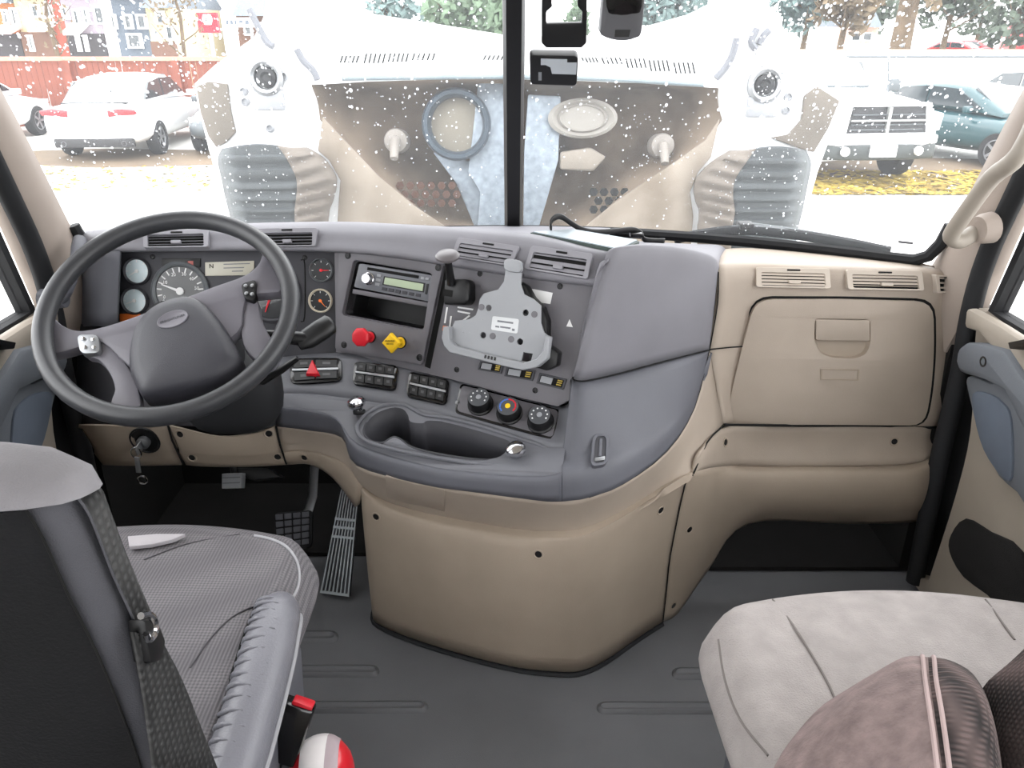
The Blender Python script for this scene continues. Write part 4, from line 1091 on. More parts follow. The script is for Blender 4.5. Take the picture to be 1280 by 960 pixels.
# ---------------------------------------------------------------- windshield post fittings, strap, wiper, grab handles
p = W(692, 89, 1.765)
tp = thing('toll_transponder', p, 'small black box with grey label stuck to the windshield', 'transponder')
q4 = [(662, 69), (723, 70), (721, 108), (663, 106)]
PT = Plane(W(662, 70, 1.765), W(723, 70, 1.765), W(662, 108, 1.80))
build(MB().prism(lay(PT, rq(q4, .12, 3, .08))[0], PT.n, -.024, 0), 'case', M_BLACK, tp, bevel=.003)
build(MB().prism(lay(PT, [(676, 73), (709, 74), (709, 78), (721, 78), (720, 93), (690, 92), (688, 84), (682, 81), (676, 81)])[0], PT.n, 0, .001), 'label', mat('grey_label', (165, 170, 176), .5), tp)
build(MB().prism(lay(PT, [(673, 90), (677, 90), (677, 100), (673, 100)])[0], PT.n, 0, .002), 'button', M_STEEL, tp)
p = W(705, 30, 1.66)
ph = thing('phone_holder', p, 'open black bracket frame hanging at the top of the windshield', 'phone holder')
PT = Plane(W(678, 0, 1.66), W(733, 0, 1.66), W(678, 60, 1.69))
OUT = [(678, -70), (734, -70), (734, 14), (733, 54), (727, 60), (683, 60), (677, 54), (677, 14)]
IN = [(690, -58), (722, -58), (722, 8), (728, 15), (727, 29), (683, 30), (683, 15), (690, 9)]
build(MB().holed(lay(PT, OUT)[0], [lay(PT, IN)[0]], PT.n, -.012, 0), 'frame', M_BLACK, ph, bevel=.002)
build(MB().tube([PT.hit(706, -66)[0], PT.hit(706, -66)[0] + V3((0, .03, .08))], .010, 10), 'stem', M_BLACK, ph)
p = W(778, 20, 1.63)
dc = thing('dash_camera', p, 'rounded dark grey camera housing mounted high on the windshield', 'camera')
PT = Plane(W(750, 0, 1.63), W(805, 0, 1.63), W(750, 50, 1.64))
HOU = [(756, -70), (812, -70), (806, 0), (802, 40), (796, 47), (780, 51), (764, 49), (752, 44), (751, 38), (754, 0)]
build(MB().prism(cspline(lay(PT, HOU)[0], 2), PT.n, -.055, 0), 'housing', mat('camera_grey', (78, 78, 82), .5), dc, bevel=.006)
build(MB().prism(cspline(lay(PT, [(760, -64), (806, -60), (803, 8), (790, 17), (770, 18), (758, 8)])[0], 3), PT.n, -.004, .004), 'lens_cover', M_GLOSSBLACK, dc, bevel=.002)
build(MB().prism(lay(PT, [(769, 37), (788, 37), (786, 46), (768, 46)])[0], PT.n, 0, .0015), 'maker_plate', M_BLACK, dc)
mtp = PT.hit(780, -68)[0]
build(MB().tube([mtp - PT.n * .02, mtp + V3((0, .02, .07))], .018, 10), 'bracket', M_BLACK, dc)

pad4 = [(662, 290), (716, 287), (800, 301), (776, 313)]
zp = .888
PZ = [Wz(u, v, zp) for u, v in pad4]
pb = thing('dash_pad', sum(PZ, V3()) / 4 - EZ * .02, 'thin dark green edged mat lying on the dash top', 'mat')
build(MB().prism(PZ, EZ, -.022, 0), 'mat_body', mat('pad_dark_green', (44, 58, 54), .6), pb, bevel=.003)
build(MB().prism([p_.lerp(sum(PZ, V3()) / 4, .06) for p_ in PZ], EZ, 0, .002), 'mat_top', mat('pad_pale_top', (150, 160, 166), .5), pb)
SPX = [(690, 288), (689, 280), (694, 274), (702, 273), (714, 281), (728, 289), (745, 292), (768, 291), (790, 289), (801, 293), (805, 301), (818, 303), (831, 303)]
sp_ = [W(u, v, 1.60 + .0012 * (u - 690)) for u, v in SPX]
stp = thing('webbing_strap', sp_[4] - EZ * .01, 'curled black webbing strap lying across the dash top', 'strap')
sp_ = spline(sp_, 4)
build(MB().grid([[q + V3((0, -.004, .009)) for q in sp_], [q + V3((0, .004, -.004)) for q in sp_], [q + V3((0, .02, -.006)) for q in sp_]]), 'webbing', M_BLACK, stp, solid=.003)
build(MB().box(W(795, 293, 1.72), EX, EY, EZ, .014, .012, .005), 'buckle', M_GLOSSBLACK, stp, bevel=.002)

wi = thing('windshield_wiper', V3((.55, 1.98, .80)), 'black wiper arm and blade parked along the windshield foot', 'wiper')
def on_ws(u, v, off=.02):
    # meet the pixel ray with the windshield, a little outside the glass
    best = None
    for i in range(0, 401):
        y = 1.5 + i * .0016
        P = W(u, v, y)
        s = max(-1, min(1, P.x / .99)); r = (P.z - .775) / .725
        g = ws(s, r)
        if best is None or abs(g.y - y) < best[0]: best = (abs(g.y - y), P)
    return best[1] + EY * off
bl = [on_ws(u, v, .03) for u, v in ((846, 303), (880, 296), (930, 291), (990, 296), (1060, 307), (1120, 319))]
build(MB().tube(spline(bl, 4), .008, 8, flat=1.6), 'blade', M_RUBBER, wi)
ar_ = [on_ws(u, v, .05) for u, v in ((938, 286), (1010, 296), (1080, 309), (1118, 318))]
build(MB().tube(spline(ar_, 3), [.007] * 10, 8), 'arm', mat('wiper_grey', (84, 88, 90), .5), wi)
build(MB().box(on_ws(938, 287, .045), EX, EY, EZ, .018, .02, .008), 'arm_clip', M_BLACK, wi, bevel=.002)
build(MB().tube(spline([on_ws(u, v, .035) for u, v in ((850, 300), (890, 291), (938, 287), (990, 292), (1040, 302))], 3), .004, 8), 'blade_bridge', mat('bridge_grey', (100, 104, 106), .5), wi)
mk = structure(build(MB().prism([on_ws(u, v, -.012) for u, v in ((1120, 299), (1138, 301), (1138, 304), (1120, 302))], -EY, 0, .0006), 'trim_10', M_RADIO, smooth=0))

gh = [V3((.945, 1.44, 1.19)), Wx(1276, 190, .895), Wx(1240, 222, .895), Wx(1210, 262, .893), Wx(1192, 288, .893), Wx(1190, 297, .90), Wx(1200, 301, .92), Wx(1216, 292, .945), Wx(1224, 286, .965)]
gr = thing('grab_handle', gh[-1], 'beige tubular grab handle on the pillar beside the passenger window', 'handle')
build(MB().tube(spline(gh, 4), .0165, 14), 'bar', mat('handle_beige', (150, 142, 132), .45, var=.05), gr)
build(MB().lathe(Wx(1222, 287, .945), (EX + V3((0, .2, .1))).normalized(), [(.026, 0), (.03, .01), (.032, .03)], 20), 'foot', M_PILLAR, gr)
lh = [Wx(100, 300, -.93), Wx(96, 318, -.92), Wx(90, 345, -.92), Wx(82, 366, -.93), Wx(76, 374, -.96)]
gl_ = thing('grab_handle', lh[-1], 'short grey grab handle beside the steering wheel', 'handle')
build(MB().tube(spline(lh, 3), [.014] * 3 + [.012] * 10, 12), 'bar', M_DKGREY, gl_)
build(MB().lathe(lh[-1] + V3((.01, 0, 0)), -EX, [(.018, 0), (.02, .02), (.022, .05)], 16), 'foot', M_DKGREY, gl_)
# ---------------------------------------------------------------- seats
M_SEATFAB = weave('driver_seat_charcoal_weave', (116, 113, 116), (84, 82, 86), 62, 62, .9, .3)
M_SEATSIDE = mat('driver_seat_side_cloth', (70, 70, 75), .8, bump=.5, bscale=700)
M_SEATBLACK = mat('driver_seat_black_back', (8, 8, 11), .9, bump=.5, bscale=300, var=.3)
M_LEATHER = mat('grey_leather', (112, 112, 119), .33, bump=.35, bscale=350, var=.08)
M_MESH = weave('black_open_mesh', (70, 70, 70), (7, 7, 8), 34, 34, .8, 1.0)
M_VELOUR = mat('passenger_grey_velour', (152, 146, 144), .95, bump=.7, bscale=420, var=.10, scale=30)
M_VELSIDE = mat('passenger_side_velour', (158, 149, 146), .95, bump=.7, bscale=420, var=.12, scale=30)
M_MAUVE = mat('mauve_brown_plush', (122, 107, 105), 1.0, bump=.9, bscale=260, var=.25, scale=45)
M_RIBSHADE = weave('mauve_ribbed_shaded_cloth', (92, 78, 76), (30, 26, 26), 6, 46, 1.0, .9)  # dark ribs put the shade of that side into the colour

def cushion_rings(cx, hw, y0, y1, ztop, thick, bol, crown, slope, nose=.07):
    rings = []
    st = [0, .02, .05, .09, .15, .25, .35, .45, .55, .65, .74, .81, .86, .90, .93, .955, .975, .99, 1.0]
    NT = 40
    for b in st:
        y = y0 + (y1 - y0) * b
        f = max(0, (b - .80) / .20)
        w_ = hw * (.945 + .055 * min(1, b * 1.25)) * (1 - .17 * f ** 2.4) * (1 - .06 * max(0, (.06 - b) / .06) ** 2)
        drop = nose * f ** 3 + .05 * max(0, (.05 - b) / .05) ** 2
        ring = []
        for k in range(NT + 1):
            a = -1 + 2 * k / NT
            edge = max(0, (abs(a) - .80) / .20)
            yy = y - .04 * (a * a) * max(0, (b - .5) * 2)
            z = ztop + slope * b + crown * (1 - a * a) + bol * abs(a) ** 3 * (1 - f) - .055 * edge ** 2.4 - drop
            ring.append(V3((cx + w_ * a * (1 - .012 * edge), yy, z)))
        zb = ztop - thick + slope * b
        for sg, seq in ((1, (.25, .5, .75)), (-1, (.75, .5, .25))):
            if sg == 1:
                e = ring[NT]
                ring += [V3((cx + w_ * (1.0 + .02 * math.sin(math.pi * t) - .08 * t), e.y, e.z + (zb - e.z) * t)) for t in seq]
                ring += [V3((cx + w_ * a, y - .03 * f - .04 * a * a * max(0, (b - .5) * 2), zb)) for a in (.90, .5, 0, -.5, -.90)]
            else:
                e = ring[0]
                ring += [V3((cx - w_ * (1.0 + .02 * math.sin(math.pi * t) - .08 * t), e.y, e.z + (zb - e.z) * t)) for t in seq]
        rings.append(ring)
    return rings
# driver's seat
DX = -.575
ds = thing('driver_seat', V3((DX, .72, 0)), 'charcoal fabric driver seat with leather bolster in front of the steering wheel', 'seat')
rings = cushion_rings(DX, .268, .50, 1.10, .507, .11, .006, .012, .026, .055)
cu = build(MB().loft(rings), 'cushion', M_SEATFAB, ds, smooth=75)
# leather side bolsters with piping
for sg in (1, -1):
    path = spline([V3((DX + sg * .248, .50, .478)), V3((DX + sg * .250, .62, .495)), V3((DX + sg * .247, .74, .508)), V3((DX + sg * .240, .85, .516)), V3((DX + sg * .236, .895, .498))], 5)
    rr = [.030, .031, .032, .033, .034, .035, .036, .036, .036, .036, .036, .036, .036, .035, .034, .033, .031, .028, .024, .018, .008]
    mb = MB().tube(path, rr, 16)
    b_ = build(mb, 'side_bolster', M_LEATHER, ds, smooth=80)
    # gathered wrinkles along the sewn edge
    for k in range(22):
        t = 1 + k * (len(path) - 4) / 22.0; i = int(t); c_ = path[i].lerp(path[i + 1], t - i); r_ = rr[i]
        L = .016 + .014 * random.random()
        st_ = [c_ + V3((-sg * r_ * math.sin(a) * .99, (L * .25) * (a - .9) + .004 * random.random(), r_ * math.cos(a) * .985)) for a in (1.25, .85, .45, .05 - .5 * random.random())]
        build(MB().tube(st_, [.0016, .0046, .0042, .001], 6), 'wrinkle', M_LEATHER, b_, smooth=180)
    seamp = [c_ + V3((-sg * r_ * .93, 0, r_ * .40)) for c_, r_ in zip(path, rr)]
    build(MB().tube(seamp, .0022, 6), 'stitch_line', M_GAP, b_)
    pip = [c_ + V3((sg * r_ * .98, 0, -.01)) for c_, r_ in zip(path, rr)]
    build(MB().tube(pip, .0035, 8), 'piping', M_STEEL if False else mat('grey_piping', (150, 150, 154), .5) if 'grey_piping' not in MATS else MATS['grey_piping'], b_)
# seams sewn into the cushion top
def cz(a, b):
    i = b * 11
    return None
Scu = Surf(cu)
for px in ([(180, 700), (235, 680), (300, 668)], [(238, 835), (262, 800), (290, 772), (322, 757), (352, 755)]):
    pts = []
    for q_ in px:
        try: pts.append(Scu.hit(*q_)[0])
        except ValueError: pass
    if len(pts) > 1: build(MB().tube([p + EZ * .0004 for p in spline(pts, 6)], .0012, 6), 'seam', MATS.get('seat_seam') or mat('seat_seam', (70, 68, 72), .9), ds)
fpts = []
for q_ in ((318, 670), (340, 675), (358, 684), (370, 700), (374, 718), (372, 735), (364, 752)):
    try: fpts.append(Scu.hit(*q_)[0] + EZ * .001)
    except ValueError: pass
if len(fpts) > 1: build(MB().tube(spline(fpts, 5), .0024, 8), 'front_piping', MATS['grey_piping'], ds)
build(MB().abox(DX - .22, DX + .22, .53, .93, .30, .42), 'seat_pan', M_BLACK, ds, bevel=.01)
bel = [[V3((DX + sx * w_, .73 + sy * d_, z)) for sx, sy in ((-1, -1), (1, -1), (1, 1), (-1, 1))] for z, w_, d_ in ((.10, .17, .17), (.14, .20, .19), (.18, .17, .17), (.22, .20, .19), (.26, .17, .17), (.30, .19, .18))]
build(MB().loft(bel), 'bellows', M_RUBBER, ds, bevel=.006)
build(MB().abox(DX - .21, DX + .21, .52, .95, 0, .10), 'riser', M_BLACK, ds, bevel=.01)
build(MB().prism([V3((DX + .245, .60, .20)), V3((DX + .245, .88, .22)), V3((DX + .245, .92, .40)), V3((DX + .245, .80, .42)), V3((DX + .245, .55, .41))], EX, -.02, 0), 'side_skirt', M_DKGREY, ds, bevel=.006)
# backrest: reclining block with rear panel, side gusset and open mesh edge
def back_ring(z, hw, yf, yr, n=28, p=3.4):
    ring = []
    cy, hy = (yf + yr) / 2, (yf - yr) / 2
    for k in range(n):
        q_ = 2 * math.pi * k / n; c_, s_ = math.cos(q_), math.sin(q_)
        f = (abs(c_) ** p + abs(s_) ** p) ** (-1 / p)
        ring.append(V3((DX + hw * c_ * f, cy + hy * s_ * f, z)))
    return ring
prof = [(.50, .235, .600, .487), (.60, .242, .590, .487), (.70, .245, .580, .482), (.80, .244, .572, .474), (.87, .24, .565, .466), (.93, .238, .561, .460), (.955, .230, .556, .463), (.967, .212, .545, .474), (.972, .17, .53, .486)]
bk = build(MB().loft([back_ring(*r) for r in prof]), 'backrest', M_SEATSIDE, ds, smooth=70, sub=1)
# black rear panel
def band_on(prof_, ang0, ang1, out, n=10, z0=.50, z1=.956):
    rows_ = []
    for (z, hw, yf, yr) in prof_:
        if z < z0 - 1e-6 or z > z1 + 1e-6: continue
        cy, hy = (yf + yr) / 2, (yf - yr) / 2; row = []
        for k in range(n + 1):
            q_ = math.radians(ang0 + (ang1 - ang0) * k / n); c_, s_ = math.cos(q_), math.sin(q_); f = (abs(c_) ** 3.4 + abs(s_) ** 3.4) ** (-1 / 3.4)
            row.append(V3((DX + (hw + out) * c_ * f, cy + (hy + out) * s_ * f, z)))
        rows_.append(row)
    return rows_
build(MB().grid(band_on(prof, 198, 324, .004)), 'rear_panel', M_SEATBLACK, bk, smooth=70)
build(MB().grid(band_on(prof, -6, 50, .006)), 'mesh_edge', M_MESH, bk, smooth=70)
for a_ in (-7, -36):
    row = [r[0] for r in band_on(prof, a_, a_ + 1, .005)]
    build(MB().tube(spline(row, 3), .0011, 6), 'stitching', M_SEATSIDE if a_ == -7 else M_GAP, bk)
top = [V3((DX + hw * .96, (yf + yr) / 2, z)) for z, hw, yf, yr in prof[-4:]]
cap = MB().loft([[V3((v.x, v.y, v.z + dz + (.034 * max(0, min(1, (yf - v.y) / (yf - yr))) if z < .94 else (.010 * max(0, min(1, (yf - v.y) / (yf - yr))) if z < .96 else 0)))) for v in back_ring(z, hw + .004, yf + .004, yr - .004)] for z, hw, yf, yr, dz in ((.930, .240, .565, .456, 0), (.955, .236, .562, .459, .0), (.967, .222, .551, .468, .004), (.973, .195, .54, .478, .005), (.975, .15, .525, .490, .006))])
build(cap, 'headroll', mat('seat_top_cloth', (126, 124, 128), .8, bump=.4, bscale=500), bk, smooth=70)
# mesh pocket low on the side of the seat, recliner hook
mp = [[Wx(u, v, -.318) for u, v in r] for r in (((168, 790), (190, 795), (205, 805)), ((178, 840), (205, 840), (228, 850)), ((186, 890), (220, 890), (250, 905)), ((195, 960), (235, 960), (274, 965)))]
build(MB().grid(dense(mp, 3, 3)), 'side_mesh', M_MESH, ds, smooth=70, solid=.004)
hk = [Wx(u, v, -.312) for u, v in ((176, 770), (186, 768), (193, 776), (194, 790), (186, 800), (182, 792))]
build(MB().tube(spline(hk, 4), .0032, 8), 'recliner_hook', M_CHROME, ds)
build(MB().prism([Wx(u, v, -.318) for u, v in ((172, 775), (190, 775), (200, 800), (196, 825), (180, 830))], EX, -.01, .006), 'recliner_pivot', M_BLACK, ds, bevel=.003)
# pale folded cover corner on the far side of the cushion
cvp = [Wz(u, v, .548) for u, v in ((160, 672), (196, 669), (232, 669), (216, 676), (190, 682), (162, 685))]
build(MB().prism(cvp, EZ, -.004, .003), 'cover_flap', mat('pale_cover_cloth', (176, 172, 176), .9, bump=.4, bscale=600), ds, bevel=.001)
# belt buckle on its stalk
bq = [Wz(395, 880, .40), Wz(332, 950, .33)]
ax = (bq[0] - bq[1]).normalized(); sx_ = EX - ax * EX.dot(ax); sx_.normalize(); sn = ax.cross(sx_)
b_top = Wz(374, 878, .41); b_bot = Wz(350, 948, .33)
ax = (b_top - b_bot).normalized(); sx_ = (EX - ax * EX.dot(ax)).normalized(); sn = sx_.cross(ax)
bu = build(MB().box((b_top + b_bot) / 2, sx_, sn, ax, .024, .014, (b_top - b_bot).length / 2), 'belt_buckle', M_GLOSSBLACK, ds, bevel=.004)
build(MB().box(b_top + ax * .001 + sx_ * .006, sx_, sn, ax, .015, .010, .004), 'release_button', M_RED, bu, bevel=.002)
build(MB().tube([b_bot, b_bot - ax * .04, b_bot - ax * .08 + V3((-.03, 0, -.02))], .010, 8, flat=.4), 'stalk', M_BLACK, bu)

# red and white canister standing between seat and aisle
cb = Wz(398, 936, .345); cb.y -= .0; 
c0 = V3((cb.x, cb.y, 0))
fe = thing('canister', c0, 'red and white rounded canister standing beside the driver seat', 'canister')
H_ = .345; R_ = .047
profc = [(R_ * .9, 0), (R_, .01), (R_, H_ - .05), (R_ * .96, H_ - .033), (R_ * .82, H_ - .016), (R_ * .55, H_ - .004), (R_ * .2, H_), (0, H_)]
build(MB().lathe(c0, EZ, profc, 28), 'shell', mat('canister_red', (200, 30, 42), .3, coat=.4, var=.05), fe)
def prof_h(r):
    for (r1, h1), (r2, h2) in zip(profc[1:-1], profc[2:]):
        if r2 <= r <= r1 and r1 > r2: return h1 + (h2 - h1) * (r1 - r) / (r1 - r2)
    return H_
def stripe(s0, s1, m, name, ang):
    """painted band running up one side, over the dome and down the other"""
    d_ = V3((math.cos(ang), math.sin(ang), 0)); e_ = V3((-d_.y, d_.x, 0)); rows_ = []
    for k in range(7):
        s_ = s0 + (s1 - s0) * k / 6; lim = math.sqrt(R_ * R_ - s_ * s_); row = []
        row.append(c0 + e_ * s_ + d_ * (lim + .0012) + EZ * .02)
        for j in range(21):
            q_ = lim * (1 - 2 * j / 20); r_ = min(R_, math.hypot(q_, s_))
            row.append(c0 + e_ * s_ + d_ * q_ * (1 + .0012 / R_) + EZ * (prof_h(r_) + .0012))
        row.append(c0 + e_ * s_ - d_ * (lim + .0012) + EZ * .02)
        rows_.append(row)
    build(MB().grid(rows_), name, m, fe, smooth=60)
stripe(-.010, .026, mat('canister_white', (225, 220, 220), .4), 'white_stripe', math.radians(96))
stripe(-.028, -.010, mat('canister_grey', (165, 150, 155), .5), 'grey_stripe', math.radians(96))

# passenger seat
PX_ = .585
ps = thing('passenger_seat', V3((PX_, .70, 0)), 'light grey velour passenger seat cushion facing the glove box', 'seat')
rings = cushion_rings(PX_, .305, .42, .995, .458, .12, .002, .012, .02, .05)
pc_ = build(MB().loft(rings), 'cushion', M_VELOUR, ps, smooth=75)
Spc = Surf(pc_)
def seam_on(S, px, parent, m, r=.0018, nm='seam'):
    pts = []
    for q_ in px:
        try: pts.append(S.hit(*q_)[0] + EZ * .0006)
        except ValueError: pass
    if len(pts) > 1: return build(MB().tube(spline(pts, 6), r, 6), nm, m, parent)
M_SEAMV = mat('velour_seam', (112, 106, 104), .95)
seam_on(Spc, [(966, 750), (990, 780), (1015, 820), (1035, 855), (1048, 885)], ps, M_SEAMV)
seam_on(Spc, [(1232, 750), (1250, 775), (1268, 800)], ps, M_SEAMV)
seam_on(Spc, [(894, 768), (898, 800), (906, 850), (925, 900), (960, 945)], ps, M_SEAMV, .0018, 'welt')
build(MB().abox(PX_ - .24, PX_ + .24, .46, .88, .10, .34), 'seat_box', M_DKGREY, ps, bevel=.01)
build(MB().abox(PX_ - .22, PX_ + .22, .48, .86, 0, .10), 'riser', M_BLACK, ps, bevel=.01)

# mauve plush bundle on the passenger seat
mv = thing('plush_blanket', V3((.47, .60, .47)), 'mauve brown plush blanket heaped on the light grey passenger seat', 'blanket')
rows = PX([[(1085, 850, .735), (1108, 838, .735), (1132, 828, .735), (1158, 828, .73), (1185, 830, .725), (1210, 842, .72), (1222, 860, .715)],
           [(1030, 880, .69), (1085, 846, .69), (1130, 822, .69), (1160, 822, .685), (1188, 826, .68), (1216, 842, .675), (1232, 872, .68)],
           [(985, 930, .64), (1060, 880, .625), (1135, 850, .62), (1162, 850, .615), (1195, 850, .61), (1228, 862, .61), (1242, 900, .62)],
           [(966, 965, .60), (1050, 925, .58), (1140, 890, .57), (1168, 890, .56), (1205, 892, .56), (1240, 902, .565), (1250, 940, .575)],
           [(955, 1000, .56), (1045, 975, .54), (1145, 940, .525), (1175, 940, .515), (1212, 945, .515), (1246, 955, .52), (1256, 990, .535)],
           [(945, 1050, .52), (1040, 1030, .49), (1150, 1000, .475), (1182, 1000, .465), (1220, 1005, .465), (1254, 1015, .47), (1262, 1050, .49)]])
def drop(r): return [V3((p.x, p.y, .465)) for p in r]
g = dense(rows, 4, 4)
g = [[V3((p.x, p.y + .02, .465)) for p in g[0]]] + g + [[V3((p.x, p.y - .01, .465)) for p in g[-1]]]
g = [[V3((r[0].x - .012, r[0].y, .465))] + r + [V3((r[-1].x + .006, r[-1].y, .465))] for r in g]
NR = len(g[0])
build(MB().grid([r[:14] for r in g]), 'plush_face', M_MAUVE, mv, smooth=80, face_cam=True)
build(MB().grid([r[13:] for r in g]), 'ribbed_side', M_RIBSHADE, mv, smooth=80, face_cam=True)
for k in (12, 14):
    build(MB().tube([r[k] + V3((0, 0, .001)) for r in g[1:-1]], .0026, 6), 'welt_seam', MATS.get('mauve_seam') or mat('mauve_seam', (158, 140, 138), .9), mv)
rows = PX([[(1236, 850, .70), (1262, 828, .71), (1300, 796, .72), (1340, 790, .73)], [(1248, 880, .66), (1275, 850, .66), (1320, 815, .67), (1360, 810, .68)], [(1256, 930, .61), (1290, 905, .60), (1340, 880, .60), (1380, 880, .61)], [(1262, 1000, .56), (1300, 985, .54), (1360, 970, .53), (1400, 970, .54)]])
g = dense(rows, 4, 4); g = [[V3((p.x, p.y + .02, .465)) for p in g[0]]] + g + [[V3((p.x, p.y - .01, .465)) for p in g[-1]]]
g = [[V3((r[0].x - .004, r[0].y, .465))] + r + [V3((r[-1].x + .01, r[-1].y, .465))] for r in g]
build(MB().grid(g), 'ribbed_fold', M_RIBSHADE, mv, smooth=80, face_cam=True)
# ---------------------------------------------------------------- outside: raised hood
M_HOODW = mat('hood_white_fibreglass', (226, 228, 230), .45, var=.04)
M_HOODTAN = mat('hood_bare_resin', (124, 112, 98), .8, var=.15, scale=6, second=(148, 138, 126))
M_HOODBRN = mat('hood_brown_liner', (78, 65, 54), .9, var=.3, scale=3.2, second=(134, 119, 103))  # brown mottled at random between a darker and a lighter tone
M_LINER = mat('wheel_liner_grey', (66, 70, 72), .65, var=.12)
M_LINER2 = mat('liner_edge_pale', (114, 106, 98), .75, var=.15)  # lighter tone for the rolled inner part of the liner
M_SILVER = mat('silver_duct_wrap', (140, 150, 160), .45, metal=.35, var=.2, scale=40)
M_FENDIN = mat('fender_inner_grey', (98, 91, 83), .7, var=.2, scale=5)
HY = 2.92
hood = thing('truck_hood', V3((0, HY + .1, GROUND)), 'white truck hood tilted open in front of the windshield showing its underside', 'hood')
OUTL = [(290, 292), (276, 240), (262, 190), (247, 130), (243, 105), (268, 82), (318, 46), (330, 20), (336, -40), (396, -40), (430, 5), (470, 18), (540, 29), (640, 45), (735, 45), (800, 35), (860, 18), (890, 3), (915, -40), (955, -40), (962, 10), (985, 60), (1030, 104), (1051, 127), (1040, 165), (1022, 215), (1000, 292)]
BOWL = [(389, 106), (460, 102), (560, 99), (640, 99), (720, 101), (800, 104), (898, 110), (903, 150), (885, 180), (850, 206), (810, 232), (770, 262), (730, 292), (560, 292), (510, 262), (468, 226), (430, 185), (400, 150)]
PH = Plane(W(300, 290, HY), W(900, 290, HY), W(600, 0, HY + .06))
ho, hn = lay(PH, OUTL)
foot = [V3((ho[-1].x - .05, HY + .02, GROUND + .35)), V3((ho[0].x + .05, HY + .02, GROUND + .35))]
hb_, _ = lay(PH, BOWL)
hbs = hb_
ext = ho + foot
fl = lambda p: p - hn * (p - ho[0]).dot(hn)
build(MB().holed([fl(p) for p in ext], [[fl(p) for p in hbs]], hn, -.03, 0), 'hood_shell', M_HOODW, hood, smooth=30)
# hollow over the engine
c_ = sum(hbs, V3()) / len(hbs)
ringsB = []
hc = cspline(hbs, 2)
for s, d in ((1.0, -.0), (.965, .06), (.90, .15), (.78, .24), (.55, .30), (.25, .32), (.02, .325)):
    ringsB.append([c_ + (p - c_) * s - hn * d for p in hc])
bowl = build(MB().grid([r + [r[0]] for r in ringsB]), 'engine_hollow', M_HOODBRN, hood, face_cam=True, smooth=70)
# bare tan skirt below the hollow
for poly in ([(404, 146), (436, 180), (474, 220), (517, 256), (568, 290), (560, 320), (420, 320), (424, 250), (426, 225), (412, 200), (398, 188)], [(899, 148), (881, 175), (845, 201), (805, 227), (764, 256), (722, 290), (730, 320), (862, 320), (866, 270), (862, 240), (872, 215), (888, 196)]):
    build(MB().prism(lay(PH, poly)[0], hn, 0, .012), 'resin_skirt', M_HOODTAN, hood, bevel=.004)
# ribbed wheel liners
def liner(pts, flip):
    """pts: outer and inner edge per row (pixels); ribs run across and bend down on the rolled inner part"""
    L = len(pts); SUBD = 7; R = SUBD * (L - 1); rows_ = []
    A_ = spline([Vector((p[0][0], p[0][1], 0)) for p in pts], SUBD); B_ = spline([Vector((p[1][0], p[1][1], 0)) for p in pts], SUBD)
    for j in range(R + 1):
        t = j / SUBD; row = []
        for k in range(25):
            s = k / 24.0
            q_ = A_[j].lerp(B_[j], s)
            v = q_.y - 5 * math.sin(math.pi * min(1, s * 1.3)) * max(0, 1 - t)
            tt = t + .55 * max(0, s - .62) / .38
            edge = min(1, min(s * 7, (1 - s) * 9))
            ph = (tt * 1.35) % 1.0
            rib = max(0, min(1, min(ph, .6 - ph) * 9)) * edge * (1 if .45 < t < L - 1.2 else 0)
            y = HY - .11 + .09 * (1 - edge) ** 2 - .016 * rib + .10 * max(0, (s - .62) / .38) ** 2
            row.append(W(q_.x, v, y))
        rows_.append(row)
    build(MB().grid([r[:16] for r in rows_]), 'wheel_liner', M_LINER, hood, face_cam=True, smooth=50, solid=.006)
    build(MB().grid([r[15:] for r in rows_]), 'liner_edge', M_LINER2, hood, face_cam=True, smooth=50, solid=.006)
liner([((277, 186), (388, 184)), ((272, 200), (410, 198)), ((277, 225), (426, 222)), ((281, 245), (424, 244)), ((286, 265), (417, 265)), ((291, 285), (416, 285)), ((298, 312), (414, 312))], False)
liner([((1008, 188), (908, 188)), ((1014, 204), (884, 203)), ((1011, 225), (864, 224)), ((1007, 245), (862, 245)), ((1003, 265), (868, 265)), ((998, 285), (866, 285)), ((994, 312), (866, 312))], True)
# inner fender flanges, sockets and brackets
for poly in ([(247, 108), (262, 102), (286, 105), (290, 140), (296, 165), (284, 178), (272, 184), (262, 170), (252, 140)], [(1048, 126), (1020, 108), (1004, 120), (1000, 150), (984, 168), (962, 172), (1000, 186), (1016, 190), (1034, 160)]):
    build(MB().prism(lay(PH, poly)[0], hn, 0, .015), 'fender_flange', M_FENDIN, hood, bevel=.004)
for (u, v, s) in ((334, 97, 1), (955, 106, 1)):
    p, ex, ey, n = local(PH, u, v)
    so = build(MB().lathe(p, n, [(.062, 0), (.062, .02), (.052, .03), (.042, .022), (.04, .0), (0, .0)], 24), 'lamp_socket', M_STEEL, hood)
    build(MB().lathe(p, n, [(.036, 0), (.034, .016), (.02, .02), (.012, .012), (0, .012)], 16), 'bulb_holder', M_BLACK, so)
    build(MB().box(p - ey * .075, ex, ey, n, .055, .035, .018), 'socket_bracket', M_BRACKET, so, bevel=.006)
for (u, v) in ((305, 114), (307, 127), (985, 121), (982, 138), (355, 95), (338, 160)):
    p, ex, ey, n = local(PH, u, v); build(MB().lathe(p, n, [(.016, 0), (.016, .008), (.011, .012), (.009, .004), (0, .004)], 12), 'bolt', M_BRACKET, hood)
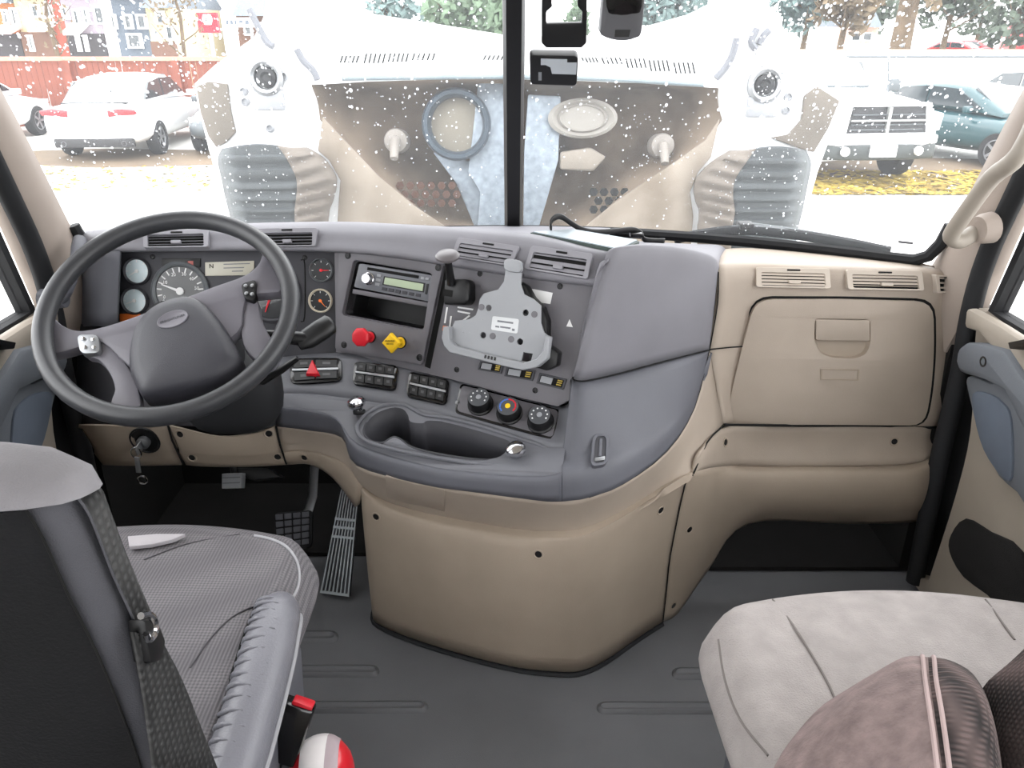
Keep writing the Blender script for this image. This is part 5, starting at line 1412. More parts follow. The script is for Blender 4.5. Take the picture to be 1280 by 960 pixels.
for px in ([(313, 12), (322, 30), (334, 52), (343, 58)], [(372, 62), (380, 76), (392, 88), (398, 100)], [(945, 36), (938, 52), (944, 62)], [(960, 38), (953, 46), (948, 56)], [(920, 48), (915, 68), (905, 86), (894, 98)]):
    build(MB().tube(spline([PH.hit(*q_)[0] + hn * .012 for q_ in px], 3), .012, 8), 'hinge_strut', M_RADIO, hood)
seamp = [PH.hit(u, v)[0] + hn * .003 for u, v in ((428, 98), (520, 97), (640, 96), (760, 99), (880, 106))]
build(MB().tube(spline(seamp, 4), .008, 8), 'edge_gasket', mat('gasket_grey', (120, 132, 138), .6), hood)
# louvres
for (u0, u1, v0, h_) in ((426, 446, 74, 9), (456, 479, 73, 12), (486, 508, 72, 11), (516, 541, 71, 9), (605, 627, 72, 6), (728, 745, 75, 6), (753, 775, 76, 8), (783, 805, 79, 12), (812, 834, 82, 14), (843, 866, 85, 14)):
    for k in range(5):
        u = u0 + (u1 - u0) * k / 4; sl_ = 1.5 if u < 640 else -1.5
        build(MB().prism(lay(PH, [(u + sl_, v0 - h_ / 2), (u + sl_ + 1.8, v0 - h_ / 2), (u - sl_ + 1.8, v0 + h_ / 2), (u - sl_, v0 + h_ / 2)])[0], hn, -.002, .002), 'louvre', M_GAP, hood, smooth=0)
# duct ring, silver wrap, blanked ring, bumper stops, screen of hexagonal holes
PD = Plane(W(570, 156, HY + .12), W(670, 156, HY + .12), W(570, 60, HY + .16))
p, ex, ey, n = local(PD, 571, 156)
du = build(MB().lathe(p, n, [(.122, -.12), (.128, 0), (.13, .03), (.122, .045), (.108, .045), (.10, .03), (.096, -.02)], 36), 'intake_duct', mat('duct_grey', (62, 72, 82), .4, metal=.3, var=.2), hood)
build(MB().lathe(p, n, [(.098, -.03), (.098, -.01), (0, -.005)], 30), 'duct_cover', mat('duct_cover_tan', (130, 124, 112), .7, var=.08), du)
for poly in ([(598, 102), (634, 104), (634, 290), (596, 290), (600, 240), (585, 215), (588, 190)], [(660, 118), (701, 120), (698, 200), (672, 290), (654, 290), (655, 190)]):
    build(MB().prism(lay(PD, poly)[0], PD.n, -.02, .0), 'silver_wrap', M_SILVER, hood, bevel=.006)
build(MB().prism(lay(PD, [(540, 190), (598, 205), (634, 240), (634, 292), (596, 292), (570, 230)])[0], PD.n, -.05, -.025), 'silver_wrap', M_SILVER, hood, bevel=.006)
p, ex, ey, n = local(PD, 728, 148)
o = build(MB().loft([circ(p + n * h, ex, ey, r, 32, r * .55) for r, h in ((.13, -.03), (.13, .02), (.115, .03), (.10, .012), (.095, .01), (.085, .02), (.08, .012), (.02, .012))]), 'blanked_ring', mat('ring_pale', (146, 142, 136), .6, var=.06), hood)
build(MB().prism(lay(PD, [(700, 190), (738, 184), (758, 196), (742, 214), (700, 212)])[0], PD.n, -.03, .0), 'crumpled_foil', mat('foil_pale', (132, 124, 114), .6, bump=.6, bscale=60), hood, bevel=.01)
for u, v in ((495, 176), (828, 182)):
    p, ex, ey, n = local(PD, u, v)
    bl_ = build(MB().lathe(p, n, [(.046, -.08), (.046, .0), (.042, .012), (.02, .016), (.018, .03)], 24), 'bumper_stop', mat('stop_pale', (138, 132, 126), .5) if 'stop_pale' not in MATS else MATS['stop_pale'], hood)
    build(MB().tube([p + n * .02, p + n * .05 - ey * .03, p + n * .07 - ey * .065], [.02, .018, .015], 12), 'stop_screw', MATS['stop_pale'], bl_)
for j in range(3):
    for i in range(7):
        u = 742 + 13 * i + (6 if j % 2 else 0); v = 240 + 11 * j
        p, ex, ey, n = local(PD, u, v)
        build(MB().loft([circ(p + n * -.005, ex, ey, .017, 6), circ(p + n * .003, ex, ey, .017, 6)]), 'screen_hole', M_GAP, hood, smooth=0)
        if i < 6:
            p, ex, ey, n = local(PD, 500 + 13 * i + (6 if j % 2 else 0), v - 8)
            build(MB().loft([circ(p + n * -.005, ex, ey, .016, 6), circ(p + n * .003, ex, ey, .016, 6)]), 'screen_hole', MATS.get('rusty_mesh') or mat('rusty_mesh', (74, 46, 32), .9), hood, smooth=0)

# ---------------------------------------------------------------- rain on the glass
rnd = random.Random(3)
mb = MB()
for k in range(6500):
    s = rnd.uniform(-1, 1) * .97; r = rnd.random() ** .6
    if abs(s) < .5 and rnd.random() < .55: continue
    if abs(s) < .035: continue
    c_ = ws(s, r); du_ = ws(s + .01, r) - ws(s - .01, r); dv_ = ws(s, min(1, r + .01)) - ws(s, r - .01)
    e1_ = du_.normalized(); e2_ = dv_.normalized(); nn_ = e1_.cross(e2_).normalized()
    if nn_.y < 0: nn_ = -nn_
    q_ = rnd.random()
    R_ = .0011 + .0030 * q_ ** 3
    if r < .45: R_ *= .7
    el = rnd.uniform(1.0, 1.5)
    n0 = 7
    base = [c_ + nn_ * .0008 + e1_ * R_ * math.cos(2 * math.pi * i / n0) + e2_ * R_ * el * math.sin(2 * math.pi * i / n0) for i in range(n0)]
    midr = [c_ + nn_ * (.0008 + R_ * .38) + (b_ - c_ - nn_ * .0008) * .68 for b_ in base]
    k0 = len(mb.v)
    mb.grid([base, midr], closed=True)
    mb.add([c_ + nn_ * (.0008 + R_ * .55)], [])
    tip = len(mb.v) - 1
    for i in range(n0): mb.f.append([k0 + n0 + i, k0 + n0 + (i + 1) % n0, tip])
    mb.f.append([k0 + i for i in range(n0)])
m = bpy.data.materials.new('water_drop'); m.use_nodes = True
nt = m.node_tree; nt.nodes.clear()
out = nt.nodes.new('ShaderNodeOutputMaterial')
tl = nt.nodes.new('ShaderNodeBsdfTranslucent'); tl.inputs['Color'].default_value = (.95, .97, 1, 1)
tr = nt.nodes.new('ShaderNodeBsdfGlossy'); tr.inputs['Roughness'].default_value = .05
df = nt.nodes.new('ShaderNodeBsdfRefraction'); df.inputs['IOR'].default_value = 1.33; df.inputs['Roughness'].default_value = .0
m1 = nt.nodes.new('ShaderNodeMixShader'); m1.inputs[0].default_value = .55
nt.links.new(df.outputs[0], m1.inputs[1]); nt.links.new(tl.outputs[0], m1.inputs[2])
m2 = nt.nodes.new('ShaderNodeMixShader'); m2.inputs[0].default_value = .06
nt.links.new(m1.outputs[0], m2.inputs[1]); nt.links.new(tr.outputs[0], m2.inputs[2])
nt.links.new(m2.outputs[0], out.inputs['Surface'])
rain = build(mb, 'raindrops', m, smooth=180)
tag(rain, 'clear raindrops scattered over the outside of the windshield', 'raindrops', kind='stuff')

# ---------------------------------------------------------------- outside: yard
M_YARD = mat('pale_wet_gravel', (196, 194, 190), .9, var=.12, scale=.8, bump=.4, bscale=30)
yard = structure(build(MB().abox(-90, 90, -20, 140, GROUND - .2, GROUND), 'ground', M_YARD))
M_LEAF = mat('fallen_leaves', (140, 112, 40), .95, var=.5, scale=3, second=(180, 156, 60))
def leafpatch(u0, u1, v0, v1, n, lab):
    mb = MB(); rr = random.Random(int(u0))
    for k in range(n):
        u = rr.uniform(u0, u1); v = v0 + (v1 - v0) * rr.random()
        c_ = G(u, v); a = rr.uniform(0, 6.28); L = rr.uniform(.05, .11)
        e1_ = V3((math.cos(a), math.sin(a), .12)); e2_ = V3((-math.sin(a), math.cos(a), 0))
        c_ = c_ + EZ * rr.uniform(.005, .03)
        mb.add([c_ - e1_ * L, c_ - e2_ * L * .5, c_ + e1_ * L, c_ + e2_ * L * .5], [[0, 1, 2, 3]])
    o = build(mb, 'fallen_leaves', M_LEAF, smooth=0)
    return tag(o, lab, 'leaves', kind='stuff')
leafpatch(20, 280, 208, 240, 260, 'yellow fallen leaves on the gravel behind the white sedan')
leafpatch(1005, 1260, 214, 244, 2200, 'yellow fallen leaves on the ground before the white pickup truck')
M_SOIL = mat('brown_wet_soil', (96, 82, 66), .9, var=.25, scale=1.2)
def patch(px, name, m, h=.006):
    o = build(MB().prism([G(u, v) for u, v in px], EZ, -.01, h), name, m); return structure(o)
patch([(-60, 196), (0, 190), (120, 186), (280, 188), (280, 206), (120, 210), (40, 206), (-60, 214)], 'ground_soil', M_SOIL)
patch([(1000, 205), (1100, 196), (1260, 200), (1300, 225), (1180, 232), (1000, 232)], 'ground_soil', M_SOIL)

# ---------------------------------------------------------------- vehicles in the yard
M_CARW = mat('white_car_paint', (236, 237, 238), .25, var=.02, coat=.6)
M_CARG = mat('dark_car_paint', (70, 76, 80), .3, var=.05, coat=.6)
M_TEAL = mat('teal_car_paint', (20, 62, 68), .3, var=.05, coat=.6)
M_CARRED = mat('red_car_paint', (196, 40, 46), .3, var=.05, coat=.6)
M_TYRE = mat('tyre_rubber', (34, 34, 36), .85, var=.1)
M_RIMS = mat('alloy_rim', (150, 152, 156), .35, metal=.7)
M_CARGL = mat('car_window_dark', (40, 48, 52), .12, var=.1, coat=.8)
M_CARGLP = mat('car_window_sky', (196, 204, 208), .12, var=.05, coat=.8)  # pale base colour paints the sky reflected in car glass
M_TAIL = mat('tail_lamp_red', (200, 24, 36), .25, var=.1, coat=.6)
M_VAL = mat('black_valance', (48, 48, 50), .6)
M_PLATEW = mat('number_plate', (226, 228, 230), .5)
def sect(y, z0, z1, hw, n=24, p=4.0, tumble=0.0):
    cz_, hz = (z0 + z1) / 2, (z1 - z0) / 2; ring = []
    for k in range(n):
        q_ = 2 * math.pi * k / n; c_, s_ = math.cos(q_), math.sin(q_); f = (abs(c_) ** p + abs(s_) ** p) ** (-1 / p)
        z = cz_ + hz * s_ * f
        ring.append(V3((hw * c_ * f * (1 - tumble * max(0, (z - z0) / (z1 - z0))), y, z)))
    return ring
def add_wheel(root, x, y, r=.33, w_=.22):
    ax_ = EX * (1 if x > 0 else -1); c_ = V3((x, y, r))
    t_ = build(MB().lathe(c_ - ax_ * w_ / 2, ax_, [(r * .62, 0), (r * .95, .0), (r, .04), (r, w_ - .04), (r * .95, w_), (r * .66, w_), (r * .62, w_ - .03)], 28), 'wheel', M_TYRE, root)
    mbs = MB().lathe(c_ + ax_ * (w_ / 2 - .06), ax_, [(r * .64, 0), (r * .64, .045), (r * .58, .05), (r * .56, .01), (0, .005)], 28)
    build(mbs, 'rim', M_RIMS, t_)
    for k in range(5):
        a = 2 * math.pi * k / 5; d_ = V3((0, math.cos(a), math.sin(a)))
        build(MB().box(c_ + ax_ * (w_ / 2 - .03) + d_ * r * .32, d_, ax_.cross(d_), ax_, r * .30, r * .075, .012), 'spoke', M_RIMS, t_)
def sedan(label, paint, tails=True, cat='car', group=None):
    root = thing('sedan', V3((0, 0, 0)), label, cat, group)
    body_st = [(-2.32, .48, .86, .70), (-2.28, .34, .98, .82), (-2.1, .27, 1.02, .90), (-1.6, .24, 1.02, .92), (-.6, .22, .98, .925), (.5, .22, .96, .92), (1.4, .24, .90, .91), (2.0, .28, .80, .87), (2.3, .36, .70, .74), (2.36, .44, .62, .55)]
    build(MB().loft([sect(y, a, b, w_) for y, a, b, w_ in body_st]), 'body', paint, root, smooth=50)
    cab = [(-1.92, .92, 1.00, .70), (-1.7, .92, 1.10, .74), (-1.2, .92, 1.36, .76), (-.7, .92, 1.45, .76), (-.1, .92, 1.47, .76), (.4, .92, 1.42, .75), (.9, .90, 1.18, .76), (1.25, .90, .98, .74)]
    build(MB().loft([sect(y, a, b, w_, 24, 5, .14) for y, a, b, w_ in cab]), 'cabin', paint, root, smooth=50)
    for sg in (1, -1):
        for ys in (((-1.45, 1.04), (-1.02, 1.33), (-.42, 1.38), (-.42, 1.04)), ((-.36, 1.04), (-.36, 1.38), (.25, 1.36), (.82, 1.06), (.82, 1.03))):
            pts = [V3((sg * (.775 - .14 * max(0, z - .98)), y, z)) for y, z in ys]
            build(MB().prism(pts, EX * sg, -.03, .006), 'side_window', M_CARGL, root, smooth=0)
    rw = [V3((-.55, -1.80, 1.07)), V3((.55, -1.80, 1.07)), V3((.50, -1.22, 1.39)), V3((-.50, -1.22, 1.39))]
    nn_ = (rw[1] - rw[0]).cross(rw[2] - rw[1]).normalized()
    build(MB().prism(rw, nn_, -.06, .02), 'rear_window', M_CARGLP, root, bevel=.01)
    fw = [V3((-.60, 1.12, 1.00)), V3((.60, 1.12, 1.00)), V3((.54, .50, 1.39)), V3((-.54, .50, 1.39))]
    nn_ = (fw[1] - fw[0]).cross(fw[2] - fw[1]).normalized(); nn_ = nn_ if nn_.z > 0 else -nn_
    build(MB().prism(fw, nn_, -.06, .02), 'windshield', M_CARGL, root, bevel=.01)
    for sg in (1, -1):
        build(MB().prism([V3((sg * x_, -2.28 + .10 * max(0, x_ - .6), z)) for x_, z in ((.36, .80), (.84, .84), (.86, .92), (.62, .95), (.36, .92))], -EY, -.08, .05), 'tail_lamp', M_TAIL, root, bevel=.01)
        build(MB().prism([V3((sg * x_, 2.16 - .3 * max(0, x_ - .5), z)) for x_, z in ((.42, .62), (.80, .66), (.82, .76), (.46, .74))], EY, -.08, .08), 'head_lamp', M_CARGLP, root, bevel=.01)
        for y in (1.42, -1.38): add_wheel(root, sg * .83, y)
        build(MB().box(V3((sg * .98, .72, 1.02)), EX, EY, EZ, .09, .05, .06), 'mirror', paint, root, bevel=.02)
        build(MB().lathe(V3((sg * .55, -2.30, .33)), -EY, [(.05, -.05), (.05, .03), (.04, .03), (.038, -.02)], 14), 'tailpipe', M_RIMS, root)
    build(MB().abox(-.72, .72, -2.33, -2.2, .26, .42), 'rear_valance', M_VAL, root, bevel=.02)
    build(MB().abox(-.24, .24, -2.345, -2.30, .68, .78), 'number_plate', M_RIMS, root)
    build(MB().abox(-.6, .6, -1.98, -1.88, 1.005, 1.03), 'trunk_lip', M_VAL, root)
    build(MB().abox(-.35, .35, 2.28, 2.40, .46, .60), 'grille', M_VAL, root)
    return root
def park(o, u, v, rot, dy=0):
    p = G(u, v); o.location = V3((p.x, p.y, GROUND)); o.rotation_euler = (0, 0, math.radians(rot)); return o
g1 = 'cars parked along the wooden fence'
c1 = sedan('white sedan with red tail lamps parked before the wooden fence', M_CARW)
c1.scale = (1.06, 1.06, 1.06); c1.location = V3((-8.5, 18.35, GROUND)); c1.rotation_euler = (0, 0, math.radians(4))
c2 = copy_tree(c1); c2['label'] = 'white car cut by the frame edge beside the driver side pillar'
c2.location = V3((-12.75, 18.6, GROUND)); c2.rotation_euler = (0, 0, math.radians(-1))
c3 = sedan('dark grey car half hidden behind the open hood', M_CARG)
c3.location = V3((-6.1, 18.9, GROUND)); c3.rotation_euler = (0, 0, math.radians(186))
for c_ in (c1, c2): pass

def pickup(label, paint):
    root = thing('pickup_truck', V3((0, 0, 0)), label, 'pickup truck')
    # front faces -y
    st = [(-2.85, .62, 1.10, .80), (-2.78, .52, 1.22, .92), (-2.5, .48, 1.27, .98), (-1.6, .46, 1.30, 1.0), (-.6, .46, 1.30, 1.0), (1.0, .46, 1.30, 1.0), (2.7, .5, 1.28, 1.0), (2.8, .55, 1.2, .97)]
    build(MB().loft([sect(y, a, b, w_, 24, 5) for y, a, b, w_ in st]), 'body', paint, root, smooth=50)
    build(MB().loft([sect(y, .5 + a, b, w_, 24, 3.2) for y, a, b, w_ in ((-2.76, .72, 1.27, .58), (-2.6, .6, 1.33, .72), (-1.6, .5, 1.40, .78), (-.8, .5, 1.40, .80))]), 'hood_dome', paint, root, smooth=50)
    cab = [(-1.15, 1.2, 1.30, .84), (-.85, 1.2, 1.52, .84), (-.45, 1.2, 1.86, .82), (.1, 1.2, 1.92, .82), (.8, 1.2, 1.90, .82), (1.15, 1.2, 1.75, .82), (1.25, 1.2, 1.4, .82)]
    build(MB().loft([sect(y, a, b, w_, 24, 5, .12) for y, a, b, w_ in cab]), 'cab', paint, root, smooth=50)
    fw = [V3((-.70, -1.08, 1.38)), V3((.70, -1.08, 1.38)), V3((.62, -.50, 1.80)), V3((-.62, -.50, 1.80))]
    nn_ = (fw[1] - fw[0]).cross(fw[2] - fw[1]).normalized(); nn_ = nn_ if nn_.y < 0 else -nn_
    build(MB().prism(fw, nn_, -.06, .015), 'windshield', M_CARGLP, root, bevel=.01)
    for x_ in (-.35, .3):
        build(MB().tube([V3((x_ - .25, -1.13, 1.40)), V3((x_ + .3, -1.11, 1.42))], .025, 6), 'wiper', M_CARG, root)
    gr4 = [V3((-.68, -2.88, .84)), V3((.68, -2.88, .84)), V3((.62, -2.84, 1.24)), V3((-.62, -2.84, 1.24))]
    go_ = [V3((-.74, -2.88, .80)), V3((.74, -2.88, .80)), V3((.68, -2.84, 1.29)), V3((-.68, -2.84, 1.29))]
    gr_ = build(MB().holed(go_, [gr4], -EY, -.05, .05), 'grille_surround', paint, root)
    build(MB().prism(gr4, -EY, -.03, .0), 'grille_mesh', M_VAL, gr_)
    build(MB().abox(-.025, .025, -2.93, -2.86, .85, 1.23).abox(-.62, .62, -2.93, -2.86, 1.02, 1.045), 'grille_cross', mat('grille_bar', (150, 152, 150), .4, metal=.4), gr_)
    for k in range(4): build(MB().abox(-.6, .6, -2.905, -2.87, .885 + .075 * k, .90 + .075 * k), 'grille_slat', M_CARG, gr_)
    build(MB().prism([V3((x_, -2.78 - .14 * (1 - (x_ / .98) ** 2), .0)) for x_ in [-.98 + .196 * k for k in range(11)]] + [V3((.98, -2.6, 0)), V3((-.98, -2.6, 0))], EZ, .42, .66), 'bumper', mat('bumper_grey', (58, 62, 62), .4, metal=.3), root, bevel=.03)
    build(MB().abox(-.22, .2, -2.98, -2.90, .48, .66), 'number_plate', M_PLATEW, root)
    build(MB().abox(-.95, .95, -2.84, -2.6, .66, .80), 'bumper_cap', paint, root, bevel=.03)
    for sg in (1, -1):
        build(MB().prism([V3((sg * x_, -2.80, z)) for x_, z in ((.70, .84), (.95, .86), (.97, 1.12), (.72, 1.18))], -EY, -.06, .03), 'head_lamp', M_CARGLP, root, bevel=.02)
        build(MB().lathe(V3((sg * .62, -2.88, .56)), -EY, [(.075, 0), (.07, .04), (0, .045)], 16), 'fog_lamp', M_PLATEW, root)
        build(MB().box(V3((sg * 1.14, -.95, 1.42)), EX, EY, EZ, .11, .06, .11), 'mirror', M_CARG, root, bevel=.03)
        build(MB().prism([V3((sg * .80, y, z)) for y, z in ((-.75, 1.38), (-.32, 1.78), (.95, 1.78), (1.0, 1.38))], EX * sg, -.03, .012), 'side_window', M_CARGL, root, smooth=0)
        for y in (-1.85, 1.75): add_wheel(root, sg * .88, y, .40, .27)
    build(MB().tube([V3((.75, -1.5, 1.3)), V3((.55, -1.6, 1.95))], .012, 6), 'antenna', M_CARG, root)
    return root
t1_ = pickup('white pickup truck with dark grille facing the windshield', M_CARW)
t1_.scale = (1.04, 1.04, 1.04); t1_.location = V3((5.86, 16.25, GROUND)); t1_.rotation_euler = (0, 0, math.radians(6))
c4 = sedan('teal car parked beside the white pickup truck', M_TEAL)
c4.location = V3((9.35, 16.7, GROUND)); c4.rotation_euler = (0, 0, math.radians(205))
c5 = sedan('white car parked beyond the teal car', M_CARW)
c5.location = V3((14.2, 21.5, GROUND)); c5.rotation_euler = (0, 0, math.radians(200))
# long white box trailer behind the pickup
vt = thing('box_trailer', V3((13.0, 27.5, GROUND)), 'long white box trailer standing before the far brown fence', 'trailer')
build(MB().abox(7.5, 19.5, 26.4, 28.8, GROUND + .45, GROUND + 1.72), 'box', M_CARW, vt, bevel=.05)
build(MB().abox(7.8, 19.2, 26.38, 26.41, GROUND + 1.56, GROUND + 1.62), 'dark_stripe', M_CARG, vt)
for x_ in (9.5, 10.5, 16.5):
    build(MB().lathe(V3((x_, 26.6, GROUND + .38)), -EY, [(.2, 0), (.36, .0), (.38, .05), (.38, .2), (.2, .22)], 24), 'wheel', M_TYRE, vt)
for (u, v, dist, col, nm, lab) in ((1186, 58, 60, M_CARRED, 'far_car', 'small red car far beyond the right hand fence'), (1208, 56, 66, M_CARRED, 'far_car', 'second small red car beyond the fence, nearer the red lorry'),):
    c_ = sedan(lab, col); p = W(u, v, dist); c_.location = V3((p.x, p.y, max(GROUND, p.z - 1.1))); c_.rotation_euler = (0, 0, math.radians(40))
lo_ = W(1262, 55, 58)
lr = thing('red_lorry', V3((lo_.x, lo_.y, lo_.z - 1.2)), 'red and dark lorry far off at the frame edge', 'lorry')
zb = lo_.z - 1.2
lo_.x += 2.0; lr.location.x += 2.0
build(MB().abox(lo_.x - 1.6, lo_.x - .8, 57, 60, zb, zb + 2.6), 'cab_side', M_CARRED, lr, bevel=.1)
build(MB().abox(lo_.x - .8, lo_.x + 1.0, 57.2, 61, zb, zb + 1.5), 'load_bed', M_CARG, lr, bevel=.1)
build(MB().abox(lo_.x + 1.0, lo_.x + 1.9, 57, 60, zb, zb + 2.9), 'rear_post', M_CARRED, lr, bevel=.1)

# ---------------------------------------------------------------- fences
M_FENCE = mat('red_brown_fence_wood', (118, 66, 52), .85, var=.2, scale=3)
M_FENCE2 = mat('far_fence_brown', (92, 72, 62), .85, var=.2, scale=3)
def fence(x0, x1, y0, y1, h, label, m, bw=.15):
    n = int(math.hypot(x1 - x0, y1 - y0) / bw); d_ = V3((x1 - x0, y1 - y0, 0)).normalized(); s_ = V3((d_.y, -d_.x, 0))
    root = thing('wooden_fence', V3((x0, y0, GROUND)), label, 'fence')
    rr = random.Random(n)
    proto = None
    for k in range(n):
        c_ = V3((x0, y0, GROUND)) + d_ * bw * (k + .5)
        if proto is None:
            mb = MB().box(c_ + EZ * h / 2, d_, s_, EZ, bw * .46, .012, h / 2)
            proto = build(mb, 'board', m, root); first = c_
        else:
            o = bpy.data.objects.new('board', proto.data); COL.objects.link(o); o.parent = root
            o.location = (c_ - first) + s_ * rr.uniform(-.012, .012) + EZ * rr.uniform(-.01, .01)
    build(MB().box(V3((x0, y0, GROUND + h + .04)) + d_ * bw * n / 2, d_, s_, EZ, bw * n / 2, .07, .05), 'cap_rail', mat('fence_cap', (170, 128, 110), .8) if 'fence_cap' not in MATS else MATS['fence_cap'], root)
    L = bw * n; k = 0
    while k * 2.85 < L:
        c_ = V3((x0, y0, GROUND)) + d_ * (k * 2.85 + 1.0) + s_ * .06
        build(MB().box(c_ + EZ * h / 2, d_, s_, EZ, .10, .08, h / 2), 'post', m, root); k += 1
    return root
fence(-15.5, -5.2, 21.8, 21.8, 1.66, 'reddish brown wooden fence behind the white sedan', M_FENCE)
fence(9.0, 34.0, 30.5, 30.5, 1.62, 'low brown wooden fence far behind the white pickup truck', M_FENCE2, .18)

# ---------------------------------------------------------------- buildings, sign, trees
def house(u0, u1, dist, vtop, wallc, lab, windows, lower=None, roofc=None, nm='town_house', extra=()):
    a, b = W(u0, 60, dist), W(u1, 60, dist); zt = W(u0, vtop, dist).z
    root = thing(nm, V3(((a.x + b.x) / 2, dist + 3, GROUND)), lab, 'house')
    build(MB().abox(a.x, b.x, dist, dist + 6, GROUND, zt), 'wall', wallc, root)
    if lower: 
        zl = W(u0, lower[0], dist).z
        build(MB().abox(a.x, b.x, dist - .12, dist, GROUND, zl), 'ground_storey', lower[1], root)
    if roofc:
        mb = MB().loft([[V3((a.x, dist - .5, zt)), V3((b.x, dist - .5, zt)), V3((b.x, dist + 6.5, zt)), V3((a.x, dist + 6.5, zt))], [V3((a.x, dist + 2.6, zt + 2.0)), V3((b.x, dist + 2.6, zt + 2.0)), V3((b.x, dist + 3.4, zt + 2.0)), V3((a.x, dist + 3.4, zt + 2.0))]])
        build(mb, 'roof', roofc, root)
    for (x0, v0, x1, v1) in windows:
        p0, p1 = W(x0, v0, dist - .15), W(x1, v1, dist - .15)
        f = build(MB().holed([V3((p0.x - .08, dist, p1.z - .08)), V3((p1.x + .08, dist, p1.z - .08)), V3((p1.x + .08, dist, p0.z + .08)), V3((p0.x - .08, dist, p0.z + .08))], [[V3((p0.x, dist, p1.z)), V3((p1.x, dist, p1.z)), V3((p1.x, dist, p0.z)), V3((p0.x, dist, p0.z))]], -EY, 0, .2), 'window', M_PLATEW, root, smooth=0)
        build(MB().abox(p0.x, p1.x, dist - .14, dist - .1, p1.z, p0.z), 'pane', M_CARGL, f, smooth=0)
    for (x0, x1, v0, v1, m_) in extra:
        p0, p1 = W(x0, v0, dist - .1), W(x1, v1, dist - .1)
        build(MB().prism([V3((p0.x, dist, p0.z)), V3((p1.x, dist, p0.z)), V3((p1.x, dist - 1.0, p1.z)), V3((p0.x, dist - 1.0, p1.z))], EZ, -.05, .1), 'awning', m_, root)
    return root
H_OR = mat('house_orange', (176, 112, 66), .9, var=.06); H_CR = mat('house_cream', (186, 174, 138), .9, var=.05); H_LI = mat('house_lilac', (150, 140, 150), .9, var=.05)
H_BR = mat('house_brown', (102, 76, 64), .9, var=.1); H_GR = mat('house_slate', (88, 96, 106), .9, var=.1); H_RD = mat('house_brick_red', (144, 76, 62), .9, var=.1)
H_DK = mat('house_dark_storey', (58, 55, 57), .9, var=.15); H_AW = mat('awning_white', (232, 228, 226), .7); H_PK = mat('awning_pink', (222, 168, 160), .8); H_RF = mat('roof_slate', (104, 112, 120), .8)
house(-50, 30, 36, 4, H_OR, 'orange townhouse with pink awning beyond the wooden fence', [(4, 14, 10, 28), (14, 12, 21, 30)], (42, H_DK), H_RF, extra=((2, 29, 33, 41, H_PK),))
house(31, 72, 36, -6, H_CR, 'cream townhouse with white awning beyond the wooden fence', [(40, 8, 48, 20), (56, 8, 63, 20), (36, 46, 42, 62)], (40, H_BR), H_RF, extra=((48, 70, 30, 38, H_AW),))
house(72.5, 87.5, 36, -20, H_RD, 'narrow red townhouse between cream and lilac houses', [(78, 10, 84, 22)], None, H_RF)
house(88, 134, 36, -6, H_LI, 'lilac townhouse with brown doors beyond the wooden fence', [(92, 14, 99, 30), (104, 12, 110, 28), (118, 10, 130, 28), (96, 46, 101, 62), (106, 46, 110, 62)], (42, H_DK), H_RF, extra=((90, 112, 30, 42, H_AW),))
house(134.5, 149.5, 36, -25, H_AW, 'tall white stair tower between lilac and slate houses', [(139, 20, 144, 34)])
house(150, 190, 36, -4, H_GR, 'slate grey house partly hidden by bare branches', [(156, 20, 164, 34), (172, 20, 182, 34), (160, 44, 176, 58)], None, H_RF)
house(190.5, 222, 36, 10, H_CR, 'pale yellow house behind the leafless young tree', [(196, 16, 204, 28), (208, 34, 216, 48)], (52, H_BR), H_RF)
house(300, 345, 40, 20, H_BR, 'brown house showing just past the hood edge', [(306, 30, 314, 42), (322, 30, 330, 42)], None, H_RF)
# red sign board on posts
sd = 34.0
sg_ = thing('sign_board', V3((W(261, 60, sd).x, sd, GROUND)), 'red sign with white emblem on a post above the fence', 'sign')
a, b = W(246, 16, sd), W(275, 41, sd)
bo_ = build(MB().abox(a.x, b.x, sd - .1, sd + .1, b.z, a.z), 'board', mat('sign_red', (150, 20, 40), .5), sg_)
a2, b2 = W(253, 18, sd), W(268, 31, sd)
em = build(MB().prism([V3((a2.x, sd - .1, (a2.z + b2.z) / 2)), V3((a2.x + .08, sd - .1, b2.z)), V3((b2.x - .08, sd - .1, b2.z)), V3((b2.x, sd - .1, (a2.z + b2.z) / 2)), V3((b2.x - .06, sd - .1, a2.z)), V3((a2.x + .06, sd - .1, a2.z))], -EY, 0, .03), 'emblem', H_AW, bo_)
text('93', V3(((a2.x + b2.x) / 2, sd - .14, (a2.z + b2.z) / 2)), EX, EZ, .32, 'emblem_figures', M_CARG, em)
build(MB().tube([V3(((a.x + b.x) / 2, sd + .05, GROUND)), V3(((a.x + b.x) / 2, sd + .05, b.z + .1))], .09, 10), 'post', M_RIMS, sg_)
a, b = W(278, 22, sd), W(318, 34, sd)
s2 = thing('sign_board', V3((W(298, 60, sd).x, sd, GROUND)), 'long white shop sign beside the red sign', 'sign')
build(MB().abox(a.x, b.x, sd - .08, sd + .08, b.z, a.z), 'board', H_AW, s2)
build(MB().abox(a.x + .1, a.x + .2, sd, sd + .1, GROUND, b.z + .02), 'post', M_RIMS, s2); build(MB().abox(b.x - .2, b.x - .1, sd, sd + .1, GROUND, b.z + .02), 'post', M_RIMS, s2)
for k, (x0, x1) in enumerate(((.12, .2), (.26, .34), (.40, .46), (.55, .66), (.74, .86))):
    ax0 = a.x + (b.x - a.x) * x0; ax1 = a.x + (b.x - a.x) * x1
    build(MB().abox(ax0, ax1, sd - .1, sd - .075, b.z + .1, a.z - .1), 'sign_mark', H_GR, s2, smooth=0)

